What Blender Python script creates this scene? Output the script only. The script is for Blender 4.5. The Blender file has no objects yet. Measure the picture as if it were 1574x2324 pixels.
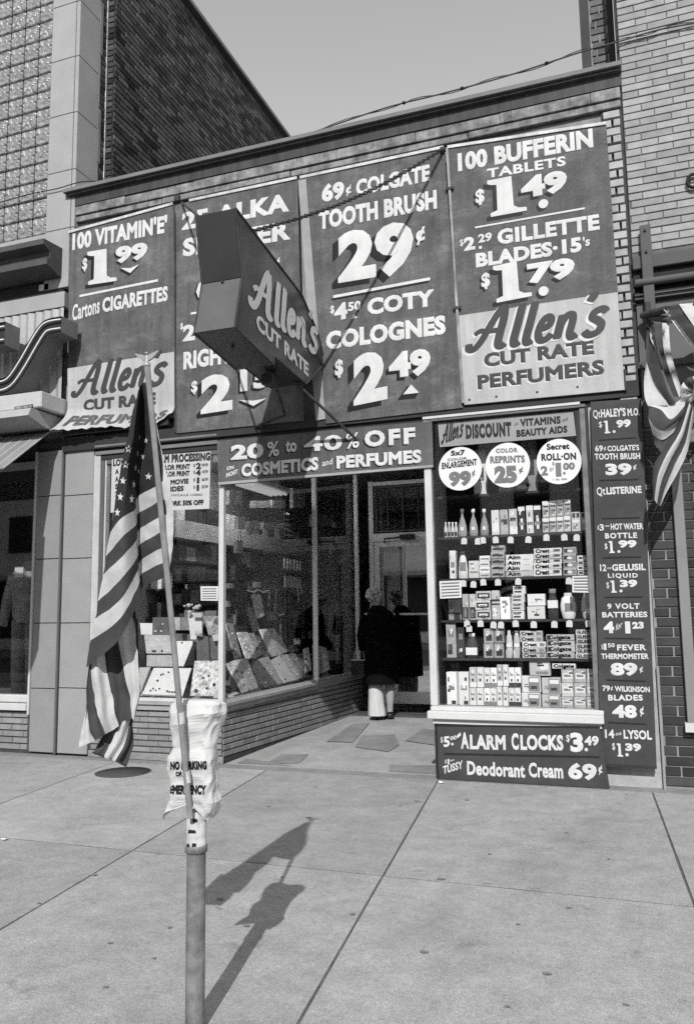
import bpy, bmesh, math, random
from math import sin, cos, radians, pi, atan, hypot
from mathutils import Vector, Matrix
from mathutils.bvhtree import BVHTree
import mathutils.noise as mnoise
R = random.Random(7)
S = bpy.context.scene
C = S.collection

# ------------------------------------------------------------------ camera
FOC, CX, CY = 1800.0, 787.0, 1161.5            # survey units: photo at 1574 px wide
PITCH, ROLL, YAW = atan(226/FOC), 0.0151, radians(19.54)
CAM = Vector((0, -6.9258, 1.42))
fw = Vector((-sin(YAW)*cos(PITCH), cos(YAW)*cos(PITCH), sin(PITCH)))
r0 = Vector((cos(YAW), sin(YAW), 0)); u0 = r0.cross(fw)
rt = r0*cos(ROLL) - u0*sin(ROLL); up = u0*cos(ROLL) + r0*sin(ROLL)
cd = bpy.data.cameras.new('camera'); cam = bpy.data.objects.new('camera', cd); C.objects.link(cam)
cd.sensor_fit = 'VERTICAL'; cd.sensor_height = 36; cd.lens = FOC/2323*36
cd.clip_start = .05; cd.clip_end = 2000
cam.matrix_world = Matrix(((rt.x, up.x, -fw.x, CAM.x), (rt.y, up.y, -fw.y, CAM.y), (rt.z, up.z, -fw.z, CAM.z), (0, 0, 0, 1)))
S.camera = cam
# ------------------------------------------------------------------ sky, sun, exposure (black and white film: grey light)
SUN_EL, SUN_AZ = radians(37.5), radians(11.5)   # sun stands behind the camera and to its right
W = bpy.data.worlds.new('World'); S.world = W; W.use_nodes = True
wn, wl = W.node_tree.nodes, W.node_tree.links
bg = wn['Background']; bg.inputs[1].default_value = .15
sky = wn.new('ShaderNodeTexSky'); sky.sky_type = 'NISHITA'; sky.sun_disc = False
sky.sun_elevation = SUN_EL; sky.sun_rotation = pi - SUN_AZ
sky.air_density = 3.0; sky.dust_density = 0.05; sky.ozone_density = 1.0
bw = wn.new('ShaderNodeRGBToBW'); wl.new(sky.outputs[0], bw.inputs[0]); wl.new(bw.outputs[0], bg.inputs[0])
sl = bpy.data.lights.new('sun', 'SUN'); sl.energy = 4.6; sl.angle = radians(.55); sl.color = (1, .995, .985)
so = bpy.data.objects.new('sun', sl); C.objects.link(so)
sd = Vector((-sin(SUN_AZ)*cos(SUN_EL), cos(SUN_AZ)*cos(SUN_EL), -sin(SUN_EL)))
so.rotation_euler = sd.to_track_quat('-Z', 'Y').to_euler()
vs = S.view_settings; vs.view_transform = 'Standard'; vs.look = 'None'; vs.exposure = 0; vs.gamma = 1
S.render.engine = 'CYCLES'
S.cycles.max_bounces = 6; S.cycles.transparent_max_bounces = 12; S.cycles.use_denoising = False      # the photograph is grainy film
S.cycles.use_adaptive_sampling = True; S.cycles.adaptive_threshold = .02; S.cycles.adaptive_min_samples = 48
S.cycles.sample_clamp_indirect = 1.0; S.cycles.caustics_reflective = False; S.cycles.caustics_refractive = False

# ------------------------------------------------------------------ survey helpers: a photo point on a real plane
def ray(x, y): return fw*FOC + rt*(x-CX) - up*(y-CY)
def at(x, y, Y=0.0):
    d = ray(x, y); return CAM + d*((Y-CAM.y)/d.y)
def atz(x, y, Z=0.0):
    d = ray(x, y); return CAM + d*((Z-CAM.z)/d.z)
def atx(x, y, X):
    d = ray(x, y); return CAM + d*((X-CAM.x)/d.x)
def px_of(p):
    d = Vector(p)-CAM; return CX+FOC*d.dot(rt)/d.dot(fw), CY-FOC*d.dot(up)/d.dot(fw)
def frame(x0, y0, k): return lambda x, y: ((x0+x/k)/1.763, (y0+y/k)/1.763)
ZA = frame(200, 700, 1.4309); ZB = frame(1200, 500, 1.1659); ZC = frame(800, 1650, 1.574)
ZD = frame(1700, 1600, 2.0987); ZE = frame(1700, 2300, 2.0987); ZS = frame(2300, 1600, 1.4526)
ZP = frame(300, 1700, 2.2486); ZQ = frame(0, 2600, 1.553); ZW = frame(2300, 900, 1.9368)
ZG = frame(500, 2700, 2.904); ZL = frame(0, 900, 2.324); ZH = frame(850, 2350, 2.4215); ZJ = frame(540, 2350, 4.3722)
ZT = frame(0, 1700, 1.66); ZR = frame(2300, 0, 3.3137); ZN = frame(1380, 2200, 3.1); ZV = frame(800, 1650, 1.574)
D1 = lambda x, y: (x, y)

# ------------------------------------------------------------------ materials
MATS = {}
def M(name, v, rough=.8, var=.12, scale=6, fine=0, bump=0, spec=.15, metal=0, rnd=0, streak=0, emit=0, transl=0, bscale=60, coat=0, spots=0, grit=0, stain=0, scuff=0, buckle=0):
    if name in MATS: return MATS[name]
    m = bpy.data.materials.new(name); m.use_nodes = True; n, l = m.node_tree.nodes, m.node_tree.links
    b = n['Principled BSDF']; b.inputs['Roughness'].default_value = rough; b.inputs['Metallic'].default_value = metal
    b.inputs['Specular IOR Level'].default_value = spec; b.inputs['Base Color'].default_value = (v, v, v, 1)
    b.inputs['Coat Weight'].default_value = coat; b.inputs['Coat Roughness'].default_value = .25
    tc = n.new('ShaderNodeTexCoord'); geo = n.new('ShaderNodeNewGeometry')
    pos = geo.outputs['Position']
    def noise(sc, det=4, src=pos, rough_=.6):
        t = n.new('ShaderNodeTexNoise'); t.inputs['Scale'].default_value = sc; t.inputs['Detail'].default_value = det
        t.inputs['Roughness'].default_value = rough_; l.new(src, t.inputs['Vector']); return t.outputs['Fac']
    def math_(op, a, b_, clamp=False):
        k = n.new('ShaderNodeMath'); k.operation = op; k.use_clamp = clamp
        for i, q in enumerate((a, b_)):
            if isinstance(q, (int, float)): k.inputs[i].default_value = q
            else: l.new(q, k.inputs[i])
        return k.outputs[0]
    f = None
    def mul(g):
        nonlocal f
        f = g if f is None else math_('MULTIPLY', f, g)
    def mr(src, lo, hi, a=.3, b_=.7):
        k = n.new('ShaderNodeMapRange'); k.inputs[1].default_value = a; k.inputs[2].default_value = b_
        k.inputs[3].default_value = lo; k.inputs[4].default_value = hi; l.new(src, k.inputs[0]); return k.outputs[0]
    if var: mul(mr(noise(scale), 1-var, 1+var))
    if fine: mul(mr(noise(scale*28, 3), 1-fine, 1+fine))
    if rnd:
        oi = n.new('ShaderNodeObjectInfo'); mul(mr(oi.outputs['Random'], 1-rnd, 1+rnd, 0, 1))
    if streak:
        mp = n.new('ShaderNodeMapping'); mp.inputs['Scale'].default_value = (14, 14, 1.1); l.new(pos, mp.inputs[0])
        mul(mr(noise(1.0, 5, mp.outputs[0]), 1-streak, 1+streak*.6, .38, .62))
    if grit: mul(mr(noise(130, 2, rough_=.8), 1-grit, 1+grit, .38, .62)); mul(mr(noise(7, 6, rough_=.7), 1-grit*.6, 1+grit*.5, .35, .65))
    if stain: mul(mr(noise(.9, 7, rough_=.65), 1-stain, 1.0, .36, .52))
    if scuff:
        mp2 = n.new('ShaderNodeMapping'); mp2.inputs['Scale'].default_value = (2.2, 2.2, 5.0); mp2.inputs['Rotation'].default_value = (0, .3, 0); l.new(pos, mp2.inputs[0])
        a_ = noise(1.3, 9, mp2.outputs[0], .72); mul(mr(a_, 1.0, 1+scuff, .52, .70)); mul(mr(noise(22, 4, mp2.outputs[0], .7), 1-scuff*.3, 1+scuff*.35, .35, .68))
    if spots: mul(mr(noise(spots, 2), .8, 1.0, .27, .33))
    if f is not None:
        cc = n.new('ShaderNodeCombineColor'); g = math_('MULTIPLY', f, v)
        for i in range(3): l.new(g, cc.inputs[i])
        l.new(cc.outputs[0], b.inputs['Base Color'])
    if buckle:
        bk = n.new('ShaderNodeBump'); bk.inputs['Strength'].default_value = buckle; bk.inputs['Distance'].default_value = .12; l.new(noise(1.9, 1, rough_=.3), bk.inputs['Height']); l.new(bk.outputs[0], b.inputs['Normal'])
    if bump and not buckle:
        bp = n.new('ShaderNodeBump'); bp.inputs['Strength'].default_value = bump; bp.inputs['Distance'].default_value = .01
        l.new(noise(bscale, 5), bp.inputs['Height']); l.new(bp.outputs[0], b.inputs['Normal'])
    if emit:
        b.inputs['Emission Color'].default_value = (1, 1, 1, 1); b.inputs['Emission Strength'].default_value = emit
    if transl:
        tr = n.new('ShaderNodeBsdfTranslucent'); tr.inputs[0].default_value = (v, v, v, 1)
        mx = n.new('ShaderNodeMixShader'); mx.inputs[0].default_value = transl
        l.new(b.outputs[0], mx.inputs[1]); l.new(tr.outputs[0], mx.inputs[2]); l.new(mx.outputs[0], n['Material Output'].inputs[0])
    MATS[name] = m; return m
def glass(name, refl, tint=.9, wav=0):
    m = bpy.data.materials.new(name); m.use_nodes = True; n, l = m.node_tree.nodes, m.node_tree.links
    n.remove(n['Principled BSDF'])
    t = n.new('ShaderNodeBsdfTransparent'); t.inputs[0].default_value = (tint, tint, tint, 1)
    g = n.new('ShaderNodeBsdfGlossy'); g.inputs['Roughness'].default_value = .015; g.inputs[0].default_value = (1, 1, 1, 1)
    lw = n.new('ShaderNodeLayerWeight'); lw.inputs[0].default_value = .5      # facing = 1 - cos, the same from both sides
    pw = n.new('ShaderNodeMath'); pw.operation = 'POWER'; pw.inputs[1].default_value = 5; l.new(lw.outputs['Facing'], pw.inputs[0])
    k = n.new('ShaderNodeMath'); k.operation = 'MULTIPLY_ADD'; k.inputs[1].default_value = 1-refl; k.inputs[2].default_value = refl; k.use_clamp = True; l.new(pw.outputs[0], k.inputs[0])
    x = n.new('ShaderNodeMixShader'); l.new(k.outputs[0], x.inputs[0]); l.new(t.outputs[0], x.inputs[1]); l.new(g.outputs[0], x.inputs[2])
    l.new(x.outputs[0], n['Material Output'].inputs[0]); MATS[name] = m; return m

concrete = M('concrete', .315, .92, .10, 1.3, .10, .25, .12, bscale=140, spots=4.5, grit=.22, rnd=.08, stain=.12)
concrete_b = M('concrete_old', .225, .9, .12, 1.1, .16, .25, .12, bscale=120, grit=.2)
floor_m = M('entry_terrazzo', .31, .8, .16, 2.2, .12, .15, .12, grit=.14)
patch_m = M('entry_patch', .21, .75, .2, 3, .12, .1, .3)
asphalt = M('asphalt', .09, .9, .2, 3, .2, .3)
panel_m = M('sign_paint_grey', .102, .75, .24, 4.5, .16, .08, .12, streak=.16, scuff=.6, buckle=.25)
panel_d = M('sign_paint_dark_grey', .098, .75, .20, 4.5, .15, .08, .12, streak=.1, scuff=.6, buckle=.25)
cream_m = M('sign_paint_cream', .39, .7, .08, 3, .06, .05, .12, streak=.1, stain=.12, buckle=.3)
white_m = M('white_sign_paint', .55, .6, .09, 9, .07, streak=.06)
black_m = M('black_sign_paint', .022, .5, .1, 5)
drop_m = M('dark_shadow_paint', .014, .5, .15, 7)
script_m = M('script_paint', .05, .5, .12, 6)
greyink = M('grey_ink', .15, .6, .15, 12)
poster_m = M('poster_card', .45, .6, .06, 5)
poster_g = M('poster_card_grey', .40, .6, .15, 3)
strip_m = M('strip_paint', .052, .7, .13, 5, .1, .05, .12, scuff=.25, buckle=.2)
brick_light = M('painted_brick', .29, .8, .14, 9, .16, .35, .12, rnd=.15)
brick_pier = M('whitewashed_brick', .33, .8, .22, 7, .12, .3, .2, rnd=.1)
brick_dark = M('dark_brick', .055, .85, .3, 9, .15, .3, .1, rnd=.75)
brick_mid = M('roman_brick', .21, .75, .14, 9, .12, .2, .3, rnd=.16)
brick_blk = M('glazed_dark_brick', .032, .55, .25, 8, .15, .2, .4, rnd=.35)
mortar_d = M('dark_mortar', .055, .95, .2, 10)
mortar_l = M('pale_mortar', .23, .95, .2, 10)
mortar_p = M('wall_mortar', .03, .95, .2, 10)
stone_m = M('pale_stone', .31, .8, .07, 3, .10, .1, .12)
stone_g = M('grey_stone', .21, .85, .18, 3, .12, .1)
tile_m = M('glazed_tile', .27, .35, .06, 3, .08, .02, .5)
tile_n = M('glazed_tile_grey', .23, .35, .06, 3, .08, .02, .5)
cornice_m = M('weathered_tin', .05, .7, .22, 3, .1, .1, .3, streak=.28)
flash_m = M('roof_flashing', .16, .7, .15, 3, .1)
band_m = M('flaking_plaster', .20, .9, .55, 9, .25, .5, .2, streak=.2)
alum = M('dull_aluminium', .50, .38, .08, 5, .05, 0, .6)
alum_d = M('dark_aluminium', .10, .4, .12, 5, .05, 0, .5)
doorpaint = M('bright_enamel', .9, .45, .05, 6, .04, 0, .5)
whitewood = M('white_wood', .52, .5, .05, 6, .04)
wood_m = M('sill_wood', .27, .6, .16, 5, .1, .1)
dark_m = M('dark_timber', .035, .6, .2, 4)
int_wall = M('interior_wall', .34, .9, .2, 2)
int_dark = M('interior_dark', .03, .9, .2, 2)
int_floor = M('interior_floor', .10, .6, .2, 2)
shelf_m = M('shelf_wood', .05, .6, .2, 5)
galv = M('galvanised_steel', .17, .55, .4, 16, .25, .15, .4, streak=.25)
tape_m = M('white_tape', .55, .5, .25, 25, .1, .15)
bag_m = M('white_paper_bag', .60, .6, .04, 8, .03, .06, .3, transl=.15)
cl_w = M('flag_white', .58, .8, .07, 20, .06, .12, .2, transl=.22)
cl_r = M('flag_red', .06, .8, .10, 20, .08, .12, .2, transl=.12)
cl_b = M('flag_blue', .032, .8, .12, 20, .08, .12, .2, transl=.10)
star_m = M('flag_star', .6, .8, .03)
staff_m = M('varnished_staff', .24, .3, .25, 12, .1, 0, .6, coat=.5)
gilt = M('gilt_plastic', .30, .35, .1, 20, 0, 0, .6)
iron_m = M('rusty_iron', .05, .7, .35, 9, .2, .2)
tin_dark = M('sign_tin_dark', .03, .35, .16, 3, .06, .02, .5)
tin_light = M('sign_tin_worn', .032, .3, .12, 4, .06, .02, .5, buckle=.4)
wire_m = M('black_wire', .02, .6)
coat_m = M('black_wool', .005, .95, .2, 20, 0, .1, .05)
skin_m = M('skin', .40, .6, .06, 10)
hair_m = M('grey_curls', .62, .7, .35, 40, .2, .3)
trous_m = M('pale_trousers', .50, .85, .06, 12, 0, .1)
shoe_m = M('black_leather', .015, .35, .1, 5, 0, 0, .5)
felt = M('dark_felt', .04, .9, .2, 8)
glass_w = glass('window_glass', .075, .97)
glass_door = glass('door_glass', .50, .6)
added_lamp_m = M('added_tube', .8, .5, 0, emit=22)  # strong tubes for the added, unseen fittings that brighten the display
neon_m = M('neon_tube', .70, .25, 0, spec=.6)
# glass block: pressed pattern in the relief
def glassblock():
    m = M('glass_block', .22, .28, .25, 9, .15, 0, .6); n, l = m.node_tree.nodes, m.node_tree.links; b = n['Principled BSDF']
    tc = n.new('ShaderNodeTexCoord'); vo = n.new('ShaderNodeTexVoronoi'); vo.feature = 'DISTANCE_TO_EDGE'; vo.inputs['Scale'].default_value = 9
    l.new(tc.outputs['Object'], vo.inputs['Vector'])
    ns = n.new('ShaderNodeTexNoise'); ns.inputs['Scale'].default_value = 16; l.new(tc.outputs['Object'], ns.inputs['Vector'])
    a = n.new('ShaderNodeMath'); a.operation = 'ADD'; l.new(vo.outputs[0], a.inputs[0]); l.new(ns.outputs[0], a.inputs[1])
    bp = n.new('ShaderNodeBump'); bp.inputs['Strength'].default_value = 1; bp.inputs['Distance'].default_value = .045
    l.new(a.outputs[0], bp.inputs['Height']); l.new(bp.outputs[0], b.inputs['Normal']); b.inputs['Coat Weight'].default_value = .25
    return m
gblock = glassblock()

# ------------------------------------------------------------------ object helpers
ORG = {}
def tag(o, label=None, cat=None, group=None, kind=None):
    if label: o['label'] = label
    if cat: o['category'] = cat
    if group: o['group'] = group
    if kind: o['kind'] = kind
    return o
def thing(name, label, cat, loc=(0, 0, 0), group=None, rot=None):
    o = bpy.data.objects.new(name, None); C.objects.link(o); o.location = loc; o.empty_display_size = .05
    if rot: o.rotation_euler = rot
    ORG[o.name] = Vector(loc) if not rot else Vector((0, 0, 0))
    return tag(o, label, cat, group)
class MB:
    def __init__(s): s.v, s.f, s.sm = [], [], []
    def add(s, vs, fs, smooth=False):
        k = len(s.v); s.v += [Vector(p) for p in vs]
        for f in fs: s.f.append([i+k for i in f]); s.sm.append(smooth)
        return s
    def box(s, x0, y0, z0, x1, y1, z1, ch=0):
        x0, x1 = sorted((x0, x1)); y0, y1 = sorted((y0, y1)); z0, z1 = sorted((z0, z1))
        if not ch:
            v = [(x, y, z) for z in (z0, z1) for y in (y0, y1) for x in (x0, x1)]
            return s.add(v, [(0, 2, 3, 1), (4, 5, 7, 6), (0, 1, 5, 4), (2, 6, 7, 3), (0, 4, 6, 2), (1, 3, 7, 5)])
        b = bmesh.new(); bmesh.ops.create_cube(b, size=1)
        for q in b.verts: q.co = Vector(((x0+x1)/2+q.co.x*(x1-x0), (y0+y1)/2+q.co.y*(y1-y0), (z0+z1)/2+q.co.z*(z1-z0)))
        bmesh.ops.bevel(b, geom=b.edges[:], offset=ch, segments=1, affect='EDGES'); return s.bm(b)
    def bm(s, b, smooth=False):
        b.verts.index_update(); s.add([q.co.copy() for q in b.verts], [[q.index for q in f.verts] for f in b.faces], smooth); b.free(); return s
    def prism(s, pts, d):      # closed polygon (3D points) extruded by vector d
        n = len(pts); d = Vector(d); v = [Vector(p) for p in pts]; v += [p+d for p in v]
        return s.add(v, [list(range(n-1, -1, -1)), list(range(n, 2*n))]+[(i, (i+1) % n, n+(i+1) % n, n+i) for i in range(n)])
    def quad(s, a, b, c, d): return s.add([a, b, c, d], [(0, 1, 2, 3)])
    def tube(s, pts, r, n=8, caps=True, smooth=True):
        pts = [Vector(p) for p in pts]; rs = r if isinstance(r, (list, tuple)) else [r]*len(pts); v = []; ref = None
        for i, p in enumerate(pts):
            t = (pts[min(i+1, len(pts)-1)]-pts[max(i-1, 0)]).normalized()
            if ref is None: ref = Vector((0, 0, 1)) if abs(t.z) < .9 else Vector((1, 0, 0))
            a = t.cross(ref).normalized(); b = a.cross(t).normalized(); ref = b
            v += [p+(a*cos(2*pi*k/n)+b*sin(2*pi*k/n))*rs[i] for k in range(n)]
        f = [(i*n+k, i*n+(k+1) % n, (i+1)*n+(k+1) % n, (i+1)*n+k) for i in range(len(pts)-1) for k in range(n)]
        s.add(v, f, smooth)
        if caps: s.add(v[:n], [list(range(n-1, -1, -1))]); s.add(v[-n:], [list(range(n))])
        return s
    def lathe(s, c, prof, n=14, sx=1, sy=1):
        c = Vector(c); v = [c+Vector((r*cos(2*pi*k/n)*sx, r*sin(2*pi*k/n)*sy, z)) for r, z in prof for k in range(n)]
        f = [(i*n+k, i*n+(k+1) % n, (i+1)*n+(k+1) % n, (i+1)*n+k) for i in range(len(prof)-1) for k in range(n)]
        s.add(v, f, True); s.add(v[:n], [list(range(n-1, -1, -1))]); s.add(v[-n:], [list(range(n))]); return s
    def ball(s, c, r, sx=1, sy=1, sz=1, sub=2, jit=0):
        b = bmesh.new(); bmesh.ops.create_icosphere(b, subdivisions=sub, radius=r)
        for q in b.verts:
            k = 1+jit*mnoise.noise(q.co*(3/r)); q.co = Vector((q.co.x*sx*k+c[0], q.co.y*sy*k+c[1], q.co.z*sz*k+c[2]))
        return s.bm(b, True)
    def build(s, name, mat, parent=None, label=None, kind=None, mats=None):
        off = ORG.get(parent.name, Vector()) if parent else Vector()
        me = bpy.data.meshes.new(name); me.from_pydata([p-off for p in s.v], [], s.f)
        me.polygons.foreach_set('use_smooth', s.sm); me.update()
        me.materials.append(mat); o = bpy.data.objects.new(name, me); C.objects.link(o)
        if parent: o.parent = parent; ORG[o.name] = off
        else: ORG[o.name] = Vector()
        if label: o['label'] = label
        if kind: o['kind'] = kind
        return o
def box(name, mat, parent, x0, y0, z0, x1, y1, z1, ch=0, **k): return MB().box(x0, y0, z0, x1, y1, z1, ch).build(name, mat, parent, **k)
def tube(name, mat, parent, pts, r, n=8, **k): return MB().tube(pts, r, n).build(name, mat, parent, **k)
def centre_origin(o):
    me = o.data; c = sum((v.co for v in me.vertices), Vector())/len(me.vertices)
    for v in me.vertices: v.co -= c
    o.location = o.location+c
    return o
def struct(o): o['kind'] = 'structure'; return o
def spline(pts, n=6):
    P = [Vector(p) for p in pts]; out = []
    for i in range(len(P)-1):
        a, b, c, d = P[max(i-1, 0)], P[i], P[i+1], P[min(i+2, len(P)-1)]
        for k in range(n):
            t = k/n; out.append(.5*((2*b)+(c-a)*t+(2*a-5*b+4*c-d)*t*t+(3*b-a-3*c+d)*t**3))
    out.append(P[-1]); return out

# brick pieces: shared chamfered meshes, one object per brick
_bm = {}
def brick_mesh(l, h, d, mat):
    k = (round(l, 3), round(h, 3), round(d, 3), mat.name)
    if k not in _bm:
        ch = .004
        m = MB(); x, z = l/2, h/2
        v = [(-x, 0, -z), (x, 0, -z), (x, 0, z), (-x, 0, z), (-x+ch, -d, -z+ch), (x-ch, -d, -z+ch), (x-ch, -d, z-ch), (-x+ch, -d, z-ch)]
        f = [(4, 5, 6, 7), (0, 1, 5, 4), (1, 2, 6, 5), (2, 3, 7, 6), (3, 0, 4, 7)]
        me = bpy.data.meshes.new('brick'); me.from_pydata(v, [], f); me.materials.append(mat); _bm[k] = me
    return _bm[k]
def lay(parent, o, u, n, x0, x1, z0, z1, ch, bl, j, mat, depth=.012, limit=300, skip=None, half=.5, jit=.002, rest='brick_courses'):
    """lay bricks on a wall plane: origin o, along u, outward n; beyond the limit the rest joins into one part"""
    o, u, n = Vector(o), Vector(u).normalized(), Vector(n).normalized(); off = ORG[parent.name]
    tl = lambda: Matrix.Rotation(R.uniform(-.006, .006), 4, 'Y')
    rot = Matrix((u, -n, Vector((0, 0, 1)))).transposed().to_4x4(); todo = []; r = 0; z = z0
    while z+ch*.5 < z1:
        x = x0-(half*bl if r % 2 else 0)+R.uniform(-.02, .02)*(bl > .1)
        while x < x1-.02:
            a, b = max(x, x0), min(x+bl, x1)
            if b-a > .03 and not (skip and skip((a+b)/2, z+ch/2)): todo.append((a, b, z, min(z+ch, z1)))
            x += bl
        z += ch; r += 1
    todo.sort(key=lambda q: (o+u*((q[0]+q[1])/2)+Vector((0, 0, q[2]))-CAM).length)
    big = MB()
    for i, (a, b, z, zz) in enumerate(todo):
        l = round((b-a-j)/.01)*.01 if mat not in (brick_light, brick_mid) else round((b-a-.0025)/.004)*.004; h = (zz-z-j)*(1 if jit < .0024 else R.choice((1, .985, .97)))
        p = o+u*((a+b)/2)+Vector((0, 0, (z+zz)/2))+n*(R.uniform(-jit, jit))
        me = brick_mesh(l, h, depth, mat)
        if i < limit:
            ob = bpy.data.objects.new('brick', me); C.objects.link(ob); ob.parent = parent; ob.matrix_local = Matrix.Translation(p-off) @ rot @ tl()
        else:
            big.add([rot @ q.co+p for q in me.vertices], [list(f.vertices) for f in me.polygons])
    if big.f:
        ob = big.build(rest, mat, parent, kind='stuff'); nf = 5
        for t in (.55, .8, 1.25, 1.6):
            mt = bpy.data.materials.get(mat.name+'_%d' % int(t*100))
            if not mt:
                mt = mat.copy(); mt.name = mat.name+'_%d' % int(t*100)
                for nd in mt.node_tree.nodes:
                    if nd.type == 'MATH' and not nd.inputs[1].is_linked and nd.outputs[0].links and nd.outputs[0].links[0].to_node.type == 'COMBINE_COLOR': nd.inputs[1].default_value *= t
            ob.data.materials.append(mt)
        for i in range(0, len(ob.data.polygons), nf):
            k = R.randrange(5)
            for q in range(i, min(i+nf, len(ob.data.polygons))): ob.data.polygons[q].material_index = k

# ------------------------------------------------------------------ lettering: built-in font plus hand-drawn script strokes
_tx = {}
def text_geo(t, bold, sp=1.0):
    k = (t, round(bold, 3), round(sp, 2))
    if k in _tx: return _tx[k]
    c = bpy.data.curves.new('t', 'FONT'); c.body = t; c.size = 1; c.resolution_u = 3; c.space_character = sp
    c.extrude = .001; c.bevel_depth = bold; c.bevel_resolution = 0
    o = bpy.data.objects.new('t', c); C.objects.link(o); dg = bpy.context.evaluated_depsgraph_get()
    me = o.evaluated_get(dg).to_mesh(); v = [p.co.copy() for p in me.vertices]; f = [list(p.vertices) for p in me.polygons]
    o.evaluated_get(dg).to_mesh_clear(); bpy.data.objects.remove(o); bpy.data.curves.remove(c)
    if not v: v = [Vector((0, 0, 0))]; f = []
    x0 = min(p.x for p in v); x1 = max(p.x for p in v); _tx[k] = (v, f, x0, x1); return _tx[k]
_v = text_geo('H', 0)[0]; CAPH = max(p.y for p in _v)-min(p.y for p in _v)
class Plane:
    def __init__(s, p, ux=(1, 0, 0), uz=(0, 0, 1)):
        s.o, s.ux, s.uz = Vector(p), Vector(ux).normalized(), Vector(uz).normalized(); s.n = s.ux.cross(s.uz)
        if s.n.dot(CAM-s.o) < 0: s.n = -s.n
    def hit(s, x, y):
        d = ray(x, y); return CAM+d*((s.o-CAM).dot(s.n)/d.dot(s.n))
    def uv(s, p): q = p-s.o; return q.dot(s.ux), q.dot(s.uz)
    def w(s, a, b, h=0): return s.o+s.ux*a+s.uz*b+s.n*h
def wfront(Y): return Plane((0, Y, 0))
def T(parent, pl, fr, t, bl, br, h, mat, bold=.035, shear=0, shadow=None, proud=.004, sp=1.05, name='lettering', depth=.0015, warp=0):
    """one line of lettering: baseline from bl to br (survey coords of frame fr), cap height h in the same coords"""
    if .03 <= bold <= .046: bold *= 1.25      # sign painter's weight
    P0, P1 = pl.hit(*fr(*bl)), pl.hit(*fr(*br)); Pt = pl.hit(*fr(bl[0], bl[1]-h))
    a0, b0 = pl.uv(P0); a1, b1 = pl.uv(P1); cap = (Pt-P0).length; ln = hypot(a1-a0, b1-b0); dx, dz = (a1-a0)/ln, (b1-b0)/ln
    v, f, x0, x1 = text_geo(t, bold, sp); sx = ln/(x1-x0); sy = cap/(CAPH+2*bold); zmax = max(abs(p.z) for p in v) or 1
    def mk(mt, ox, oy, pr, nm):
        m = MB(); pts = []
        for p in v:
            x = (p.x-x0)*sx; y = (p.y+bold)*sy; x += y*shear+ox; y += oy
            if warp: y += warp*sin(x*9+.6)*cap
            pts.append(pl.w(a0+x*dx-y*dz*0, b0+x*dz+y, pr+p.z/zmax*depth))
        m.add(pts, f); return m.build(nm, mt, parent)
    if shadow: mk(drop_m, shadow[0]*cap, shadow[1]*cap, proud-.0025, 'letter_shadow')
    return mk(mat, 0, 0, proud, name)
def poly(parent, pl, pts, mat, proud=.003, th=.0015, name='painted_shape', fr=None):
    if fr: pts = [pl.uv(pl.hit(*fr(*p))) for p in pts]
    return MB().prism([pl.w(a, b, proud) for a, b in pts], pl.n*th).build(name, mat, parent)
def rule(parent, pl, fr, a, b, th, mat, proud=.003, shadow=False):
    p0, p1 = pl.uv(pl.hit(*fr(*a))), pl.uv(pl.hit(*fr(*b))); pt = pl.uv(pl.hit(*fr(a[0], a[1]-th)))[1]-p0[1]
    q = [p0, p1, (p1[0], p1[1]+pt), (p0[0], p0[1]+pt)]
    if shadow: poly(parent, pl, [(x-pt*.5, y-pt*.7) for x, y in q], drop_m, proud-.0018, .001, 'letter_shadow')
    poly(parent, pl, q, mat, proud, .0015, 'rule_line')
ONE = [(0, 1), (.64, 1), (.67, .2), (.8, .12), (1, .1), (1, 0), (.06, 0), (.06, .1), (.24, .15), (.24, .84), (.1, .86), (0, .9)]
def big_one(parent, pl, fr, bl, br, tl, mat=white_m, shadow=True, slim=False):
    p0, p1 = pl.uv(pl.hit(*fr(*bl))), pl.uv(pl.hit(*fr(*br))); t = pl.uv(pl.hit(*fr(*tl))); h = t[1]-p0[1]
    shp = [(0, 1), (1, 1), (1, 0), (0, 0)] if slim else ONE
    q = [(p0[0]+(p1[0]-p0[0])*x, p0[1]+(p1[1]-p0[1])*x+h*y) for x, y in shp]
    if shadow: poly(parent, pl, [(x-h*.11, y-h*.09) for x, y in q], drop_m, .0015, .001, 'letter_shadow')
    poly(parent, pl, q, mat, .004, .0015, 'numeral')
def disc(parent, pl, fr, c, rx, mat, shadow=True, n=16, proud=.004, name='painted_dot', ry=None):
    c0 = pl.uv(pl.hit(*fr(*c))); r = abs(pl.uv(pl.hit(*fr(c[0]+rx, c[1])))[0]-c0[0]); r2 = r if not ry else abs(pl.uv(pl.hit(*fr(c[0], c[1]+ry)))[1]-c0[1])
    q = [(c0[0]+r*cos(2*pi*k/n), c0[1]+r2*sin(2*pi*k/n)) for k in range(n)]
    if shadow: poly(parent, pl, [(x-r*.5, y-r*.5) for x, y in q], drop_m, proud-.0025, .001, 'letter_shadow')
    return poly(parent, pl, q, mat, proud, .0015, name)
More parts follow.
